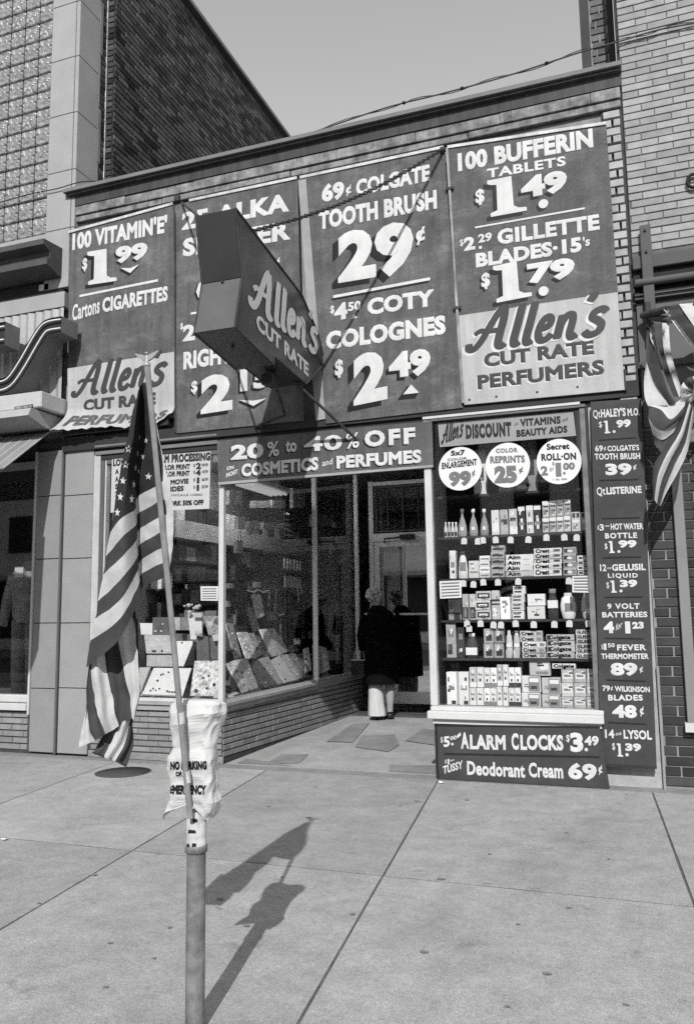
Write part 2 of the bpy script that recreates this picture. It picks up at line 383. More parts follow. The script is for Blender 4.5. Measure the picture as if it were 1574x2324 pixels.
SCRIPT = [
 ([(-.04, .14), (-.02, .02), (.1, .0), (.22, .2), (.34, .6), (.46, .92), (.56, 1.0)], 1),
 ([(.54, 1.0), (.58, .7), (.58, .3), (.60, .06), (.68, .0), (.74, .06)], 1.1), ([(.03, .36), (.14, .44), (.3, .41), (.62, .42)], .7),
 ([(.92, 1.0), (.92, .5), (.92, .12), (.97, .0), (1.05, .05)], 1.1), ([(1.18, 1.0), (1.18, .5), (1.18, .12), (1.23, .0), (1.31, .05)], 1.1),
 ([(1.42, .3), (1.58, .34), (1.62, .48), (1.54, .58), (1.44, .48), (1.41, .22), (1.48, .03), (1.6, .02), (1.7, .14)], 1),
 ([(1.83, .58), (1.83, .3), (1.83, .0)], 1.1), ([(1.84, .32), (1.92, .54), (2.03, .55), (2.07, .4), (2.07, .12), (2.13, .0), (2.22, .06)], 1),
 ([(2.36, 1.04), (2.37, .95), (2.32, .82)], 1.1),
 ([(2.72, .52), (2.62, .6), (2.48, .54), (2.46, .42), (2.58, .33), (2.68, .22), (2.64, .05), (2.48, .0), (2.36, .1)], 1)]
def script(parent, pl, fr, bl, br, h, mat, wd=.13, shear=.26, halo=None, proud=.004):
    p0, p1 = pl.uv(pl.hit(*fr(*bl))), pl.uv(pl.hit(*fr(*br))); cap = pl.uv(pl.hit(*fr(bl[0], bl[1]-h)))[1]-p0[1]
    sx = (p1[0]-p0[0])/(2.75+shear*.5); sl_ = (p1[1]-p0[1])/(p1[0]-p0[0])
    def mk(mt, w, pr, nm, ox=0, oy=0):
        m = MB()
        for i, (st, k) in enumerate(SCRIPT):
            pts = spline([(a, b, 0) for a, b in st], 5); L, Rr = [], []
            for j, p in enumerate(pts):
                t = (pts[min(j+1, len(pts)-1)]-pts[max(j-1, 0)]).normalized(); ww = w*k*.5*(.75 if j in (0, len(pts)-1) else 1)
                a, b = p+Vector((-t.y, t.x, 0))*ww*Vector((1, 1, 0)).length/1.414, p-Vector((-t.y, t.x, 0))*ww
                for q, li in ((a, L), (b, Rr)):
                    x = (q.x+q.y*shear)*sx+ox*cap; y = q.y*cap+oy*cap; li.append(pl.w(p0[0]+x, p0[1]+x*sl_+y, pr+i*.0004+j*.000012))
            n = len(pts); m.add(L+Rr, [(j, n+j, n+j+1, j+1) for j in range(n-1)])
        return m.build(nm, mt, parent)
    if halo: mk(halo, wd*1.25, proud-.0055, 'letter_shadow', -.05, -.05)
    return mk(mat, wd, proud, 'script_lettering')

# ================================================================== SETTING: pavement, entry, road
side = struct(box('sidewalk', M('joint_dirt', .10, .95, .3, 9), None, -14, -4.95, -.2, 9, .3, -.0045))
XL = [(-9.7, -.1), (-8.1, -.1), (-6.5, -.1), (-4.85, -.11), (-3.23, -.11), (-1.64, -.11), (.055, -.055), (1.6, -.05), (3.2, -.05), (4.8, -.05)]
YL = [-4.95, -2.62, -.16]
for i in range(len(XL)-1):
    for j in range(2):
        g = .006; q = []
        for (xb, s_), yy, gx, gy in ((XL[i], YL[j], g, .008), (XL[i+1], YL[j], -g, .008), (XL[i+1], YL[j+1], -g, -.008), (XL[i], YL[j+1], g, -.008)):
            q.append((xb+s_*yy+gx, yy+gy, -.03))
        e = []
        for k in range(4):
            a, b = Vector(q[k]), Vector(q[(k+1) % 4]); n = 14; pp = (b-a).normalized().cross(Vector((0, 0, 1)))
            for m_ in range(n): w = 0 if m_ == 0 else mnoise.noise(a.lerp(b, m_/n)*2.3)*.004; e.append(a.lerp(b, m_/n)-pp*abs(w))
        MB().prism(e, (0, 0, .03+R.uniform(-.0015, .0015))).build('paving_slab', concrete, side)
MB().prism([(-14, -.155, -.03), (9, -.155, -.03), (9, .02, -.03), (-14, .02, -.03)], (0, 0, .029)).build('pavement_margin', concrete_b, side)
for k, (px, py, l) in enumerate(((10, 1906, 'scrap of white paper on the pavement at the left picture edge'), (1000, 1777, 'tiny scrap of pale paper at the foot of the alarm clock board'))):
    p = atz(px, py); n = 7; o = MB().add([(p.x+.028*cos(2*pi*i/n)*R.uniform(.6, 1.2), p.y+.02*sin(2*pi*i/n)*R.uniform(.6, 1.2), .004+R.uniform(0, .012)) for i in range(n)], [list(range(n))]).build('paper_scrap', M('scrap_paper', .7), None); tag(o, l, 'litter')
# small marks lying on the pavement: gum and grit
gum = MB(); rr = random.Random(3)
for px, py in [(1110, 1938), (962, 2160), (1175, 2097), (700, 1855), (908, 1828), (1000, 1995), (250, 2140), (240, 2240), (385, 2105), (560, 2100), (870, 1740), (1330, 1765), (1420, 1803), (1380, 1950), (1285, 1890),
               (945, 1818), (1060, 1815), (640, 1990), (500, 2040), (350, 2175), (1290, 2060), (1240, 2210), (1420, 2280), (1150, 2285), (800, 2075), (215, 1985), (90, 2050), (715, 1785), (610, 1830)]:
    p = atz(px, py); r = rr.uniform(.008, .02); n = 9
    v = [(p.x+r*cos(2*pi*k/n)*rr.uniform(.7, 1.4), p.y+r*sin(2*pi*k/n)*rr.uniform(.6, 1.1), .0035) for k in range(n)]
    gum.add(v, [list(range(n))])
gum.build('gum_spots', M('trodden_gum', .19, .9, .2, 30), side, kind='stuff')
struct(box('kerb', concrete_b, None, -14, -5.12, -.3, 9, -4.955, .001, .01))
road = struct(box('road', asphalt, None, -60, -17.5, -.4, 50, -5.125, -.14))
struct(box('far_sidewalk', concrete_b, None, -60, -21, -.4, 50, -17.505, -.01))
struct(box('ground', M('town_ground', .2, .9, .2, .3), None, -160, -200, -1.2, 160, 160, -.42))
bpy.data.objects['sidewalk'].data  # base slab
# the far side of the street, which the windows mirror
for i, (x0, x1, h, v) in enumerate([(-34, -22, 9, .5), (-21.9, -12, 7.5, .35), (-11.9, -1.5, 9.5, .55), (-1.4, 9, 6.8, .4), (9.1, 24, 9, .5)]):
    b = thing('shop_row_building', ['tall pale brick shop block farthest left across the street', 'low grey shop block across the street', 'tall white shop block facing the store entrance', 'lowest grey shop block across the street',
              'wide pale shop block farthest right across the street'][i], 'building', (x0, -21, 0), 'shops across the street')
    mt = M('far_wall_%d' % i, v, .9, .15, 1); box('wall', mt, b, x0, -33, 0, x1, -21.05, h); box('cornice', cornice_m, b, x0+.02, -21.05, h-.5, x1-.02, -20.8, h-.1)
    n = int((x1-x0)/2.4)
    for k in range(n):
        xx = x0+1+k*2.4
        for zz in (4.2, 6.6):
            if zz+1.6 < h-.5: box('window', int_dark, b, xx, -21.05, zz, xx+1.2, -20.99, zz+1.6)
    box('shop_window', int_dark, b, x0+.6, -21.05, .5, x1-.6, -20.98, 2.9); box('awning', M('awning_cloth', .3), b, x0+.4, -20.97, 2.95, x1-.4, -19.9, 3.15)

# ================================================================== THE STORE
XL0, XR0 = -5.66, .15
shop = thing('corner_drugstore', 'one storey store with big painted price panels and open recessed entry', 'store', (-2.8, 0, 0))
wx = lambda y: -3.745+.085*y           # recess side wall runs back slightly inwards
RZ = lambda y: max(0, .033*y)          # entry floor climbs gently to the door
DY = 3.35
# upper wall and roof
box('upper_wall', mortar_l, shop, XL0, .02, 3.16, XR0, .32, 6.0)
box('roof', cornice_m, shop, XL0, .32, 5.2, XR0, 9.2, 5.32)
box('left_wall', int_wall, shop, XL0, .3, 0, XL0+.12, 9, 5.2); box('right_wall', int_wall, shop, XR0-.12, .3, 0, XR0, 9, 5.2)
box('back_wall', int_wall, shop, XL0, 9, 0, XR0, 9.15, 5.2)
box('ceiling', int_wall, shop, XL0+.12, .3, 3.42, XR0-.12, 9, 3.5)
# cornice: flashing, tin fascia, plaster band pieces
def along(y_px_l, Y=0): return at(400, y_px_l, Y)
box('coping', flash_m, shop, XL0-.05, -.13, 6.096, XR0+.02, .36, 6.135)
prof = [(-.10, 6.094), (-.10, 6.07), (-.055, 6.06), (-.05, 5.955), (.02, 5.955), (.02, 6.094)]
MB().prism([(XL0-.03, a, b) for a, b in prof], (XR0-XL0+.04, 0, 0)).build('cornice', cornice_m, shop)
xs = [XL0, -4.95, -4.1, -3.35, -2.5, -1.7, -.9, -.1, XR0]
for a, b in zip(xs, xs[1:]): box('plaster_block', band_m, shop, a+.0015, -.030-R.uniform(0, .012), 5.850, b-.0015, .02, 5.953, .004)
for a, b in zip([XL0, -4.5, -3.0, -1.2], [-4.5, -3.0, -1.2, XR0]): box('plaster_block', band_m, shop, a+.004, -.02-R.uniform(0, .01), 5.775, b-.004, .02, 5.84, .006)
# brick end strip right of the panels, and stub on the left
pier = thing('brick_end_pier', 'whitewashed brick pier with deep dark joints between price panels and brick building', 'brick pier', (.08, 0, 3.1))
box('pier_core', mortar_d, pier, -.02, -.0, 3.1, XR0-.005, .018, 5.77)
lay(pier, (0, 0, 0), (1, 0, 0), (0, -1, 0), -.015, XR0-.008, 3.12, 5.76, .0795, .17, .012, brick_pier, .05, jit=.008)
box('cap_ledge', cream_m, pier, -.03, -.085, 3.075, XR0+.02, .018, 3.115, .008)
# beam under the panels
box('soffit_beam', dark_m, shop, XL0, -.06, 3.165, XR0, .02, 3.30)
box('trim_strip', tin_light, shop, XL0, -.085, 3.335, -4.345, .0, 3.42, .006)
for x in [XL0+.25+.22*k for k in range(5)]: box('screw', iron_m, shop, x-.008, -.091, 3.37, x+.008, -.0851, 3.386)
box('transom_band', dark_m, shop, XL0+.42, -.03, 3.05, -1.62, .05, 3.164)
box('lower_rail', M('rail_grey', .16, .5, .15, 5), shop, -5.25, -.05, 3.10, -3.8, -.031, 3.135)
box('lower_rail', M('rail_grey', .16), shop, -5.25, -.055, 3.18, -3.8, -.0601, 3.20)

# tiled end pier of the store (left)
tp = thing('tiled_pier', 'pale tiled pier between the flag and the neighbouring shop', 'pier', (-5.5, 0, 0))
ya, yb = at(153, 1500).x, at(218, 1500).x
zz = [0.02, .68, 1.345, 2.017, 2.69, 3.33]
box('pier_core', mortar_d, tp, -5.655, .005, 0, -5.27, .3, 3.33)
for a, b in zip(zz, zz[1:]): box('tile', tile_m, tp, -5.645, -.03, a+.004, -5.28, .003, b-.004, .004)
box('edge_strip', alum_d, tp, -5.675, -.05, .02, -5.652, 0, 3.33); 

# bulkhead under the window, roman bricks
bh = thing('brick_bulkhead', 'low wall of long thin bricks under the jewellery window', 'low wall', (-3.75, 0, 0))
SILL = .54
MB().prism([(-5.27, .005, 0), (-3.75, .005, 0), (wx(DY)-.0, DY, 0), (wx(DY)-.3, DY, 0), (-4.05, .3, 0), (-5.27, .3, 0)], (0, 0, SILL)).build('mortar_core', mortar_d, bh)
lay(bh, (-5.27, .005, 0), (1, 0, 0), (0, -1, 0), 0, 1.51, .07, .53, .0575, .235, .011, brick_mid, .008)
lay(bh, (-3.75, .005, 0), (wx(DY)+3.745, DY, 0), (1, -.085, 0), .0, DY, .06, .535, .0575, .235, .011, brick_mid, .008)
box('footing', concrete_b, bh, -5.27, -.025, 0, -3.735, .005, .066, .006)
# wooden sill
MB().prism([(-5.28, -.05, SILL), (-3.70, -.05, SILL), (wx(DY)+.045, DY, SILL+.05), (wx(DY)-.12, DY, SILL+.05), (-3.87, .13, SILL), (-5.28, .13, SILL)], (0, 0, .028)).build('sill', wood_m, bh)
MB().prism([(-5.28, -.028, SILL-.055), (-3.725, -.028, SILL-.055), (wx(DY)+.025, DY, SILL-.0), (wx(DY)-.1, DY, SILL-.0), (-3.86, .1, SILL-.055), (-5.28, .1, SILL-.055)], (0, 0, .053)).build('sill_board', wood_m, bh)

# window frames and panes of the jewellery window
fr = thing('jewellery_window', 'corner display window with aluminium posts left of the entry', 'shop window', (-3.75, 0, .57))
ZT_, ZB_ = 3.06, .57
box('corner_post', alum, fr, -3.79, -.03, ZB_, -3.735, .03, ZT_, .006)
box('jamb', M('painted_jamb', .42, .6, .12, 6), fr, -5.27, -.035, ZB_, -5.19, .05, 3.10); box('jamb_bead', alum_d, fr, -5.185, -.02, ZB_, -5.15, .05, 3.08); box('jamb_bead', M('painted_jamb', .4), fr, -5.145, -.015, ZB_, -5.125, .05, 3.06)
box('head', alum_d, fr, -5.125, -.02, 3.0, -3.79, .05, 3.05); box('bottom_rail', alum, fr, -5.125, -.02, ZB_, -3.79, .03, ZB_+.03)
MY = 1.98
for yy in (MY, DY-.12): box('mullion', doorpaint, fr, wx(yy)-.03, yy-.025, ZB_+.02, wx(yy)+.022, yy+.025, 3.42, .005)
MB().prism([(-3.79, .03, ZB_), (-3.745, .03, ZB_), (wx(DY)+.01, DY, ZB_+.04), (wx(DY)-.03, DY, ZB_+.04)], (0, 0, .03)).build('bottom_rail', alum, fr)
box('pane', glass_w, fr, -5.125, .0, ZB_+.03, -3.79, .006, 3.0)
for a, b in ((.03, MY-.025), (MY+.025, DY-.145)):
    MB().prism([(wx(a)-.004, a, ZB_+.03), (wx(b)-.004, b, ZB_+.055), (wx(b)-.004, b, 3.4), (wx(a)-.004, a, 3.4)], (.006, 0, 0)).build('pane', glass_w, fr)
# entry floor with patches
ef = struct(MB().prism([(-3.74, .022, -.02), (-1.6, .022, -.02), (-1.6, DY+.3, RZ(DY)-.02), (wx(DY), DY+.3, RZ(DY)-.02)], (0, 0, .02)).build('entry_floor', floor_m))
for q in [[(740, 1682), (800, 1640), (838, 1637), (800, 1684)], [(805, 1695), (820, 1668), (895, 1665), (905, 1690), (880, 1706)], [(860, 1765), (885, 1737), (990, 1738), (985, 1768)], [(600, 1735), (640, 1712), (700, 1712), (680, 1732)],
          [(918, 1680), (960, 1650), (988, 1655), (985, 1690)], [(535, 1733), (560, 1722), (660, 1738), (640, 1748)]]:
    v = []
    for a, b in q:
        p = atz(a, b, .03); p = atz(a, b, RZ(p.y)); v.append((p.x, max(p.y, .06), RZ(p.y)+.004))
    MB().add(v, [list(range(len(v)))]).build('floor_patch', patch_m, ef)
box('threshold', M('door_mat', .07, .9, .2, 6, .15, .2), ef, wx(DY)-.02, DY-.42, RZ(DY)-.03, -1.62, DY+.06, RZ(DY)+.006)
# interior floor, vestibule ceiling
struct(box('interior_floor', int_floor, None, XL0, DY+.31, .04, XR0, 9, .1)); 
MB().prism([(-5.2, .06, .44), (-3.82, .06, .44), (wx(DY)-.1, DY, .44), (-5.5, DY, .44)], (0, 0, .12)).build('display_floor', M('display_felt', .30, .9, .15, 8), fr)
box('entry_ceiling', M('entry_ceiling', .75, .8, .1), shop, wx(0)+.03, .06, 3.36, -1.7, DY, 3.415)

box('entry_wall', M('entry_paint', .6, .7, .1, 3), shop, -1.655, .775, 0, -1.60, DY, 3.36)
# ------------------------------------------------------------------ door
door = thing('entry_door', 'aluminium glass door with barred transom at the back of the entry', 'door', (-2.8, DY, RZ(DY)))
dl = at(845, 1300, DY).x; dr = -2.2
zt = at(848, 1100, DY).z; zh = at(850, 1222, DY).z; zbt = at(900, 1597, DY).z
box('frame_post', doorpaint, door, dl-.03, DY-.04, zbt-.02, dl+.03, DY+.04, zt+.04); box('frame_post', doorpaint, door, dr, DY-.04, zbt-.02, dr+.06, DY+.04, zt+.04)
box('head', doorpaint, door, dl+.03, DY-.035, zt-.02, dr, DY+.03, zt+.03); box('transom_rail', doorpaint, door, dl+.03, DY-.045, zh-.045, dr, DY+.03, zh+.06)
box('stile', doorpaint, door, dl+.035, DY-.03, zbt+.01, dl+.11, DY+.02, zh-.05); box('stile', alum, door, dr-.08, DY-.03, zbt+.01, dr-.005, DY+.02, zh-.05)
box('bottom_rail', doorpaint, door, dl+.11, DY-.03, zbt+.01, dr-.08, DY+.02, zbt+.16); box('top_rail', doorpaint, door, dl+.11, DY-.03, zh-.12, dr-.08, DY+.02, zh-.05)
box('door_glass', glass_door, door, dl+.11, DY-.01, zbt+.16, dr-.08, DY, zh-.12)
box('transom_glass', glass_w, door, dl+.03, DY+.0, zh+.06, dr, DY+.006, zt-.02)
for k in range(1, 5): x = dl+.03+(dr-dl-.03)*k/5.; box('transom_bar', alum_d, door, x-.006, DY-.03, zh+.09, x+.006, DY-.018, zt-.05)
mf = MB(); mf.box(dl+.07, DY-.03, zh+.08, dr-.03, DY-.015, zh+.10).box(dl+.07, DY-.03, zt-.06, dr-.03, DY-.015, zt-.04).box(dl+.07, DY-.03, zh+.1, dl+.085, DY-.015, zt-.06); mf.build('bar_frame', alum_d, door)
zp = at(940, 1393, DY-.08).z
tube('push_bar', doorpaint, door, [(dl+.12, DY-.04, zp), (dl+.16, DY-.09, zp), (dr-.12, DY-.09, zp), (dr-.08, DY-.04, zp)], .014)
cz = zh-.02; tube('closer_arm', iron_m, door, [(dl+.2, DY-.05, cz-.05), (dl+.2, DY-.09, cz), (dl+.5, DY-.09, cz+.02)], .012); box('closer', iron_m, door, dl+.42, DY-.12, cz-.02, dl+.62, DY-.046, cz+.05, .01)
box('side_panel', doorpaint, door, dr+.06, DY-.03, zbt, -1.66, DY+.03, 3.36)
# interior back goods and lamps; upper two unseen, added to light the display
for x, y, z, mt, lab in ((-4.55, 1.0, 3.42, added_lamp_m, 'unseen fluorescent fitting added on the ceiling to light the jewellery boards'), (-4.6, 2.5, 3.42, added_lamp_m, 'unseen fluorescent fitting added on the ceiling to light the hanging scarves'), (-4.12, 1.65, 2.97, M('dim_tube', .6, .5, 0, emit=.35), 'slim fluorescent fitting hanging at the top of the side window')):
    lt = thing('ceiling_light', lab, 'ceiling light', (x, y, z)); box('housing', whitewood, lt, x-.14, y-.5, z-.05, x+.14, y+.5, z-.002)
    if z < 3.3: [tube('hanger', wire_m, lt, [(x, y+q, z-.01), (x, y+q, 3.42)], .006, 4) for q in (-.4, .4)]
    for dx in (-.1, -.033, .033, .1): tube('lamp_tube', mt, lt, [(x+dx, y-.47, z-.075), (x+dx, y+.47, z-.075)], .018)

# ------------------------------------------------------------------ upper price panels
PY = -.075; P_ = wfront(PY)
def panel(name, lab, pts, frm, mat, cat='sign panel', grp='painted price panels over the shopfront'):
    q = [P_.hit(*frm(*p)) for p in pts]; c = sum(q, Vector())/len(q)
    t = thing(name, lab, cat, (c.x, PY, min(p.z for p in q)), grp)
    MB().prism(q, (0, .03, 0)).build('board', mat, t); return t
W_ = white_m
# panel one
p1 = panel('price_sign', 'price panel for vitamins and cigarettes with torn cream foot, above the flag', [(112, 330), (706, 165), (716, 1385), (102, 1440)], ZA, panel_m)
T(p1, P_, ZA, "100 VITAMIN'E'", (130, 432), (672, 330), 94, W_, .04)
T(p1, P_, ZA, "$", (188, 545), (216, 540), 66, W_, .03, shadow=(-.14, -.11)); big_one(p1, P_, ZA, (212, 632), (385, 606), (222, 440))
T(p1, P_, ZA, "99", (376, 508), (560, 476), 92, W_, .06, shadow=(-.12, -.10))
poly(p1, P_, [(402, 548), (455, 578), (505, 528), (400, 538)], drop_m, .0015, .001, 'letter_shadow', ZA); poly(p1, P_, [(405, 533), (462, 562), (514, 511), (462, 534)], W_, .004, .0015, 'painted_tick', ZA)
rule(p1, P_, ZA, (172, 700), (620, 610), 13, W_)
T(p1, P_, ZA, "Cartons", (130, 838), (286, 790), 92, W_, .028); T(p1, P_, ZA, "CIGARETTES", (302, 788), (676, 720), 82, W_, .036)
poly(p1, P_, [(104, 1108), (714, 1012), (716, 1326), (104, 1342)], cream_m, .002, .003, 'cream_field', ZA)
script(p1, P_, ZA, (140, 1262), (672, 1190), 178, script_m, .145, proud=.008)
T(p1, P_, ZA, "CUT RATE", (195, 1354), (608, 1312), 66, script_m, .055, proud=.008)
# torn canvas curling out at its foot
cv = MB(); n = 26; rows = []
b0, b1 = P_.hit(*ZA(104, 1338)), P_.hit(*ZA(716, 1322))
for r_ in range(6):
    t = r_/5; row = []
    for k in range(n+1):
        a = k/n; p = b0.lerp(b1, a); curl = max(0, 1-a*1.15)
        drop = (.27-.07*a)*t; ragged = (.03*mnoise.noise(Vector((a*9, 3, 0)))+(.012 if k % 2 else 0))*(t == 1)
        row.append(Vector((p.x-.09*curl*t*t, PY-.006-(.04+.13*curl)*t**1.7, p.z-drop+ragged+(.12*max(0, a-.84)/.16 if a > .84 else 0)*t)))
    rows.append(row)
v = [p for r_ in rows for p in r_]; cv.add(v, [(i*(n+1)+k, i*(n+1)+k+1, (i+1)*(n+1)+k+1, (i+1)*(n+1)+k) for i in range(5) for k in range(n)], True)
curl_o = cv.build('torn_canvas', cream_m, p1)
def on_curl(t_, a):
    i = min(int(t_*5), 4); f = t_*5-i; k = min(int(a*n), n-1); g = a*n-k
    return (rows[i][k].lerp(rows[i][k+1], g)).lerp(rows[i+1][k].lerp(rows[i+1][k+1], g), f)
vv, ff, x0, x1 = text_geo('PERFUMERS', .045, 1.08); m = MB(); pts = []
for p in vv:
    a = .05+.87*(p.x-x0)/(x1-x0); t_ = .80-.46*(p.y+.045)/(CAPH+.09); a2 = min(max(a+.05*(1-t_), .0), .999); q = on_curl(t_, a2); pts.append(q+Vector((0, -.006, .004)))
m.add(pts, ff); m.build('lettering', greyink, p1)
# panel two
p2 = panel('price_sign', 'streaky price panel half hidden behind the projecting box sign', [(721, 168), (1415, 22), (1450, 1405), (725, 1478)], ZA, panel_m)
T(p2, P_, ZA, "25 ALKA", (757, 318), (1370, 208), 100, W_, .04); T(p2, P_, ZA, "SELTZER", (762, 470), (1378, 368), 102, W_, .04)
T(p2, P_, ZA, "69", (838, 735), (1240, 680), 180, W_, .06, shadow=(-.07, -.05)); T(p2, P_, ZA, "¢", (1285, 530), (1318, 524), 56, W_, .03)
rule(p2, P_, ZA, (808, 800), (1330, 715), 12, W_)
T(p2, P_, ZA, "$", (748, 885), (764, 882), 36, W_, .03); T(p2, P_, ZA, "2", (762, 955), (832, 945), 92, W_, .04)
T(p2, P_, ZA, "RIGHT GUARD", (765, 1115), (1420, 1020), 100, W_, .04)
T(p2, P_, ZA, "$", (810, 1248), (846, 1242), 66, W_, .03, shadow=(-.14, -.11)); T(p2, P_, ZA, "2", (864, 1370), (1046, 1342), 212, W_, .055, shadow=(-.13, -.10))
big_one(p2, P_, ZA, (1090, 1240), (1132, 1236), (1092, 1115), slim=True); T(p2, P_, ZA, "5", (1165, 1226), (1262, 1210), 116, W_, .05, shadow=(-.14, -.11))
poly(p2, P_, [(1083, 1305), (1165, 1340), (1232, 1292), (1080, 1295)], drop_m, .0015, .001, 'letter_shadow', ZA); poly(p2, P_, [(1085, 1288), (1166, 1322), (1242, 1278), (1166, 1292)], W_, .004, .0015, 'painted_tick', ZA)
# wood batten between two and three
bt = thing('wood_batten', 'pale upright batten between the second and third price panels', 'batten', (-2.9, PY, 3.3)); q = [P_.hit(*D1(*p)) for p in ((676, 409), (694, 405), (738, 950), (716, 954))]
MB().prism(q, (0, .05, 0)).build('board', M('batten_paint', .27, .7, .14, 8, .1), bt)
# panel three
p3 = panel('price_sign', 'price panel for tooth brush and colognes with largest 29 cent numerals', [(30, 250), (670, 103), (757, 1318), (120, 1392)], ZB, panel_m)
T(p3, P_, ZB, "69", (102, 362), (207, 342), 80, W_, .045); T(p3, P_, ZB, "¢", (214, 322), (240, 317), 42, W_, .025); T(p3, P_, ZB, "COLGATE", (262, 332), (606, 260), 74, W_, .04)
T(p3, P_, ZB, "TOOTH BRUSH", (88, 490), (638, 390), 84, W_, .042)
T(p3, P_, ZB, "29", (178, 738), (532, 680), 232, W_, .055, shadow=(-.13, -.10)); T(p3, P_, ZB, "¢", (540, 545), (584, 536), 70, W_, .03, shadow=(-.10, -.1))
rule(p3, P_, ZB, (155, 808), (606, 724), 13, W_, shadow=True)
T(p3, P_, ZB, "$", (142, 880), (160, 877), 36, W_, .03); T(p3, P_, ZB, "4", (160, 914), (222, 903), 78, W_, .05); T(p3, P_, ZB, "50", (224, 870), (284, 861), 42, W_, .035); poly(p3, P_, [(240, 905), (268, 900), (252, 882)], W_, fr=ZB, name='painted_tick')
T(p3, P_, ZB, "COTY", (314, 888), (628, 843), 76, W_, .042); T(p3, P_, ZB, "COLOGNES", (122, 1050), (680, 974), 84, W_, .045)
T(p3, P_, ZB, "$", (164, 1172), (202, 1164), 74, W_, .035, shadow=(-.14, -.13)); T(p3, P_, ZB, "2", (250, 1310), (408, 1278), 232, W_, .055, shadow=(-.13, -.10)); T(p3, P_, ZB, "49", (415, 1182), (610, 1160), 118, W_, .06, shadow=(-.14, -.13))
poly(p3, P_, [(455, 1282), (535, 1275), (552, 1248), (500, 1215)], drop_m, .0015, .001, 'letter_shadow', ZB); poly(p3, P_, [(480, 1257), (555, 1249), (518, 1210)], W_, .004, .0015, 'painted_tick', ZB)
# panel four
p4 = panel('price_sign', 'price panel for tablets and blades beside the painted brick building', [(690, 103), (1425, -8), (1512, 1238), (764, 1306)], ZB, panel_d)
T(p4, P_, ZB, "100 BUFFERIN", (736, 218), (1366, 104), 84, W_, .042); T(p4, P_, ZB, "TABLETS", (872, 250), (1238, 190), 44, W_, .03, sp=1.1)
T(p4, P_, ZB, "$", (818, 368), (860, 360), 64, W_, .035, shadow=(-.14, -.13)); big_one(p4, P_, ZB, (878, 432), (1056, 400), (866, 262)); T(p4, P_, ZB, "49", (1030, 345), (1246, 306), 98, W_, .06, shadow=(-.14, -.12)); disc(p4, P_, ZB, (1133, 368), 23, W_)
rule(p4, P_, ZB, (815, 483), (1326, 393), 8, W_)
T(p4, P_, ZB, "$", (744, 566), (762, 562), 30, W_, .02); T(p4, P_, ZB, "2", (764, 590), (816, 580), 62, W_, .04); T(p4, P_, ZB, "29", (830, 552), (894, 540), 40, W_, .035); disc(p4, P_, ZB, (840, 572), 8, W_, False)
T(p4, P_, ZB, "GILLETTE", (920, 560), (1396, 488), 70, W_, .038, sp=1.1); T(p4, P_, ZB, "BLADES·15", (820, 666), (1312, 590), 66, W_, .042); T(p4, P_, ZB, "'s", (1318, 570), (1350, 562), 44, W_, .03)
T(p4, P_, ZB, "$", (846, 760), (886, 752), 66, W_, .035, shadow=(-.14, -.13)); big_one(p4, P_, ZB, (905, 832), (1080, 798), (893, 660)); T(p4, P_, ZB, "79", (1060, 742), (1282, 708), 92, W_, .06, shadow=(-.14, -.12)); disc(p4, P_, ZB, (1134, 775), 24, W_)
poly(p4, P_, [(737, 890), (1478, 780), (1512, 1236), (765, 1304)], cream_m, .002, .002, 'cream_field', ZB)
script(p4, P_, ZB, (790, 1048), (1440, 968), 180, script_m, .16, halo=white_m, proud=.010)
T(p4, P_, ZB, "CUT RATE", (858, 1130), (1370, 1068), 64, script_m, .055, proud=.007); T(p4, P_, ZB, "CUT RATE", (853, 1138), (1365, 1076), 64, white_m, .055, proud=.0045, name='letter_shadow')
T(p4, P_, ZB, "PERFUMERS", (828, 1234), (1418, 1162), 66, script_m, .05, proud=.007); T(p4, P_, ZB, "PERFUMERS", (822, 1242), (1412, 1170), 66, white_m, .05, proud=.0045, name='letter_shadow')
MB().prism([P_.hit(*ZB(*q))+Vector((0, -.012, 0)) for q in ((764, 1262), (1505, 1190), (1512, 1236), (766, 1306))], (0, .012, 0)).build('bottom_trim', cream_m, p4)
for q in ((790, 1283), (915, 1268), (1105, 1247), (1292, 1223)): disc(p4, P_, ZB, q, 6, iron_m, False, 8, .013, 'bolt')
MB().prism([P_.hit(*ZB(*q))+Vector((0, -.016, 0)) for q in ((1506, 1140), (1513, 1140), (1520, 1238), (1513, 1240))], (0, .05, 0)).build('end_clip', iron_m, p4)
# top edge strips of flaking white paint, seams, conduit
for i, (a, b) in enumerate(((( 110, 322), (706, 158)), ((800, 140), (1415, 10)))):
    q = [P_.hit(*ZA(*a)), P_.hit(*ZA(*b))]; MB().prism([q[0], q[1], q[1]+Vector((0, 0, -.028)), q[0]+Vector((0, 0, -.028))], (0, -.012, 0)).build('top_batten', M('flaking_white', .5, .7, .3, 9, .2, .3), (p1, p2)[i])
for i, (a, b) in enumerate((((0, 240), (668, 98)), ((686, 98), (1425, -14)))):
    q = [P_.hit(*ZB(*a)), P_.hit(*ZB(*b))]; MB().prism([q[0], q[1], q[1]+Vector((0, 0, -.028)), q[0]+Vector((0, 0, -.028))], (0, -.012, 0)).build('top_batten', M('flaking_white', .62), (p3, p4)[i])
cdt = thing('wall_conduit', 'thin upright conduit between the third and fourth price panels', 'conduit', (-1.38, PY, 3.3)); q = [P_.hit(*D1(*p))+Vector((0, -.012, 0)) for p in ((1014, 338), (1028, 560), (1042, 790), (1050, 915))]
tube('pipe', M('conduit_paint', .28, .6, .4, 5), cdt, q, .014); 
for k, (a, b) in enumerate(((1020, 430), (1037, 700))): c = P_.hit(a, b); box('pipe_clip', iron_m, cdt, c.x-.035, PY-.03, c.z-.012, c.x+.035, PY, c.z+.012)
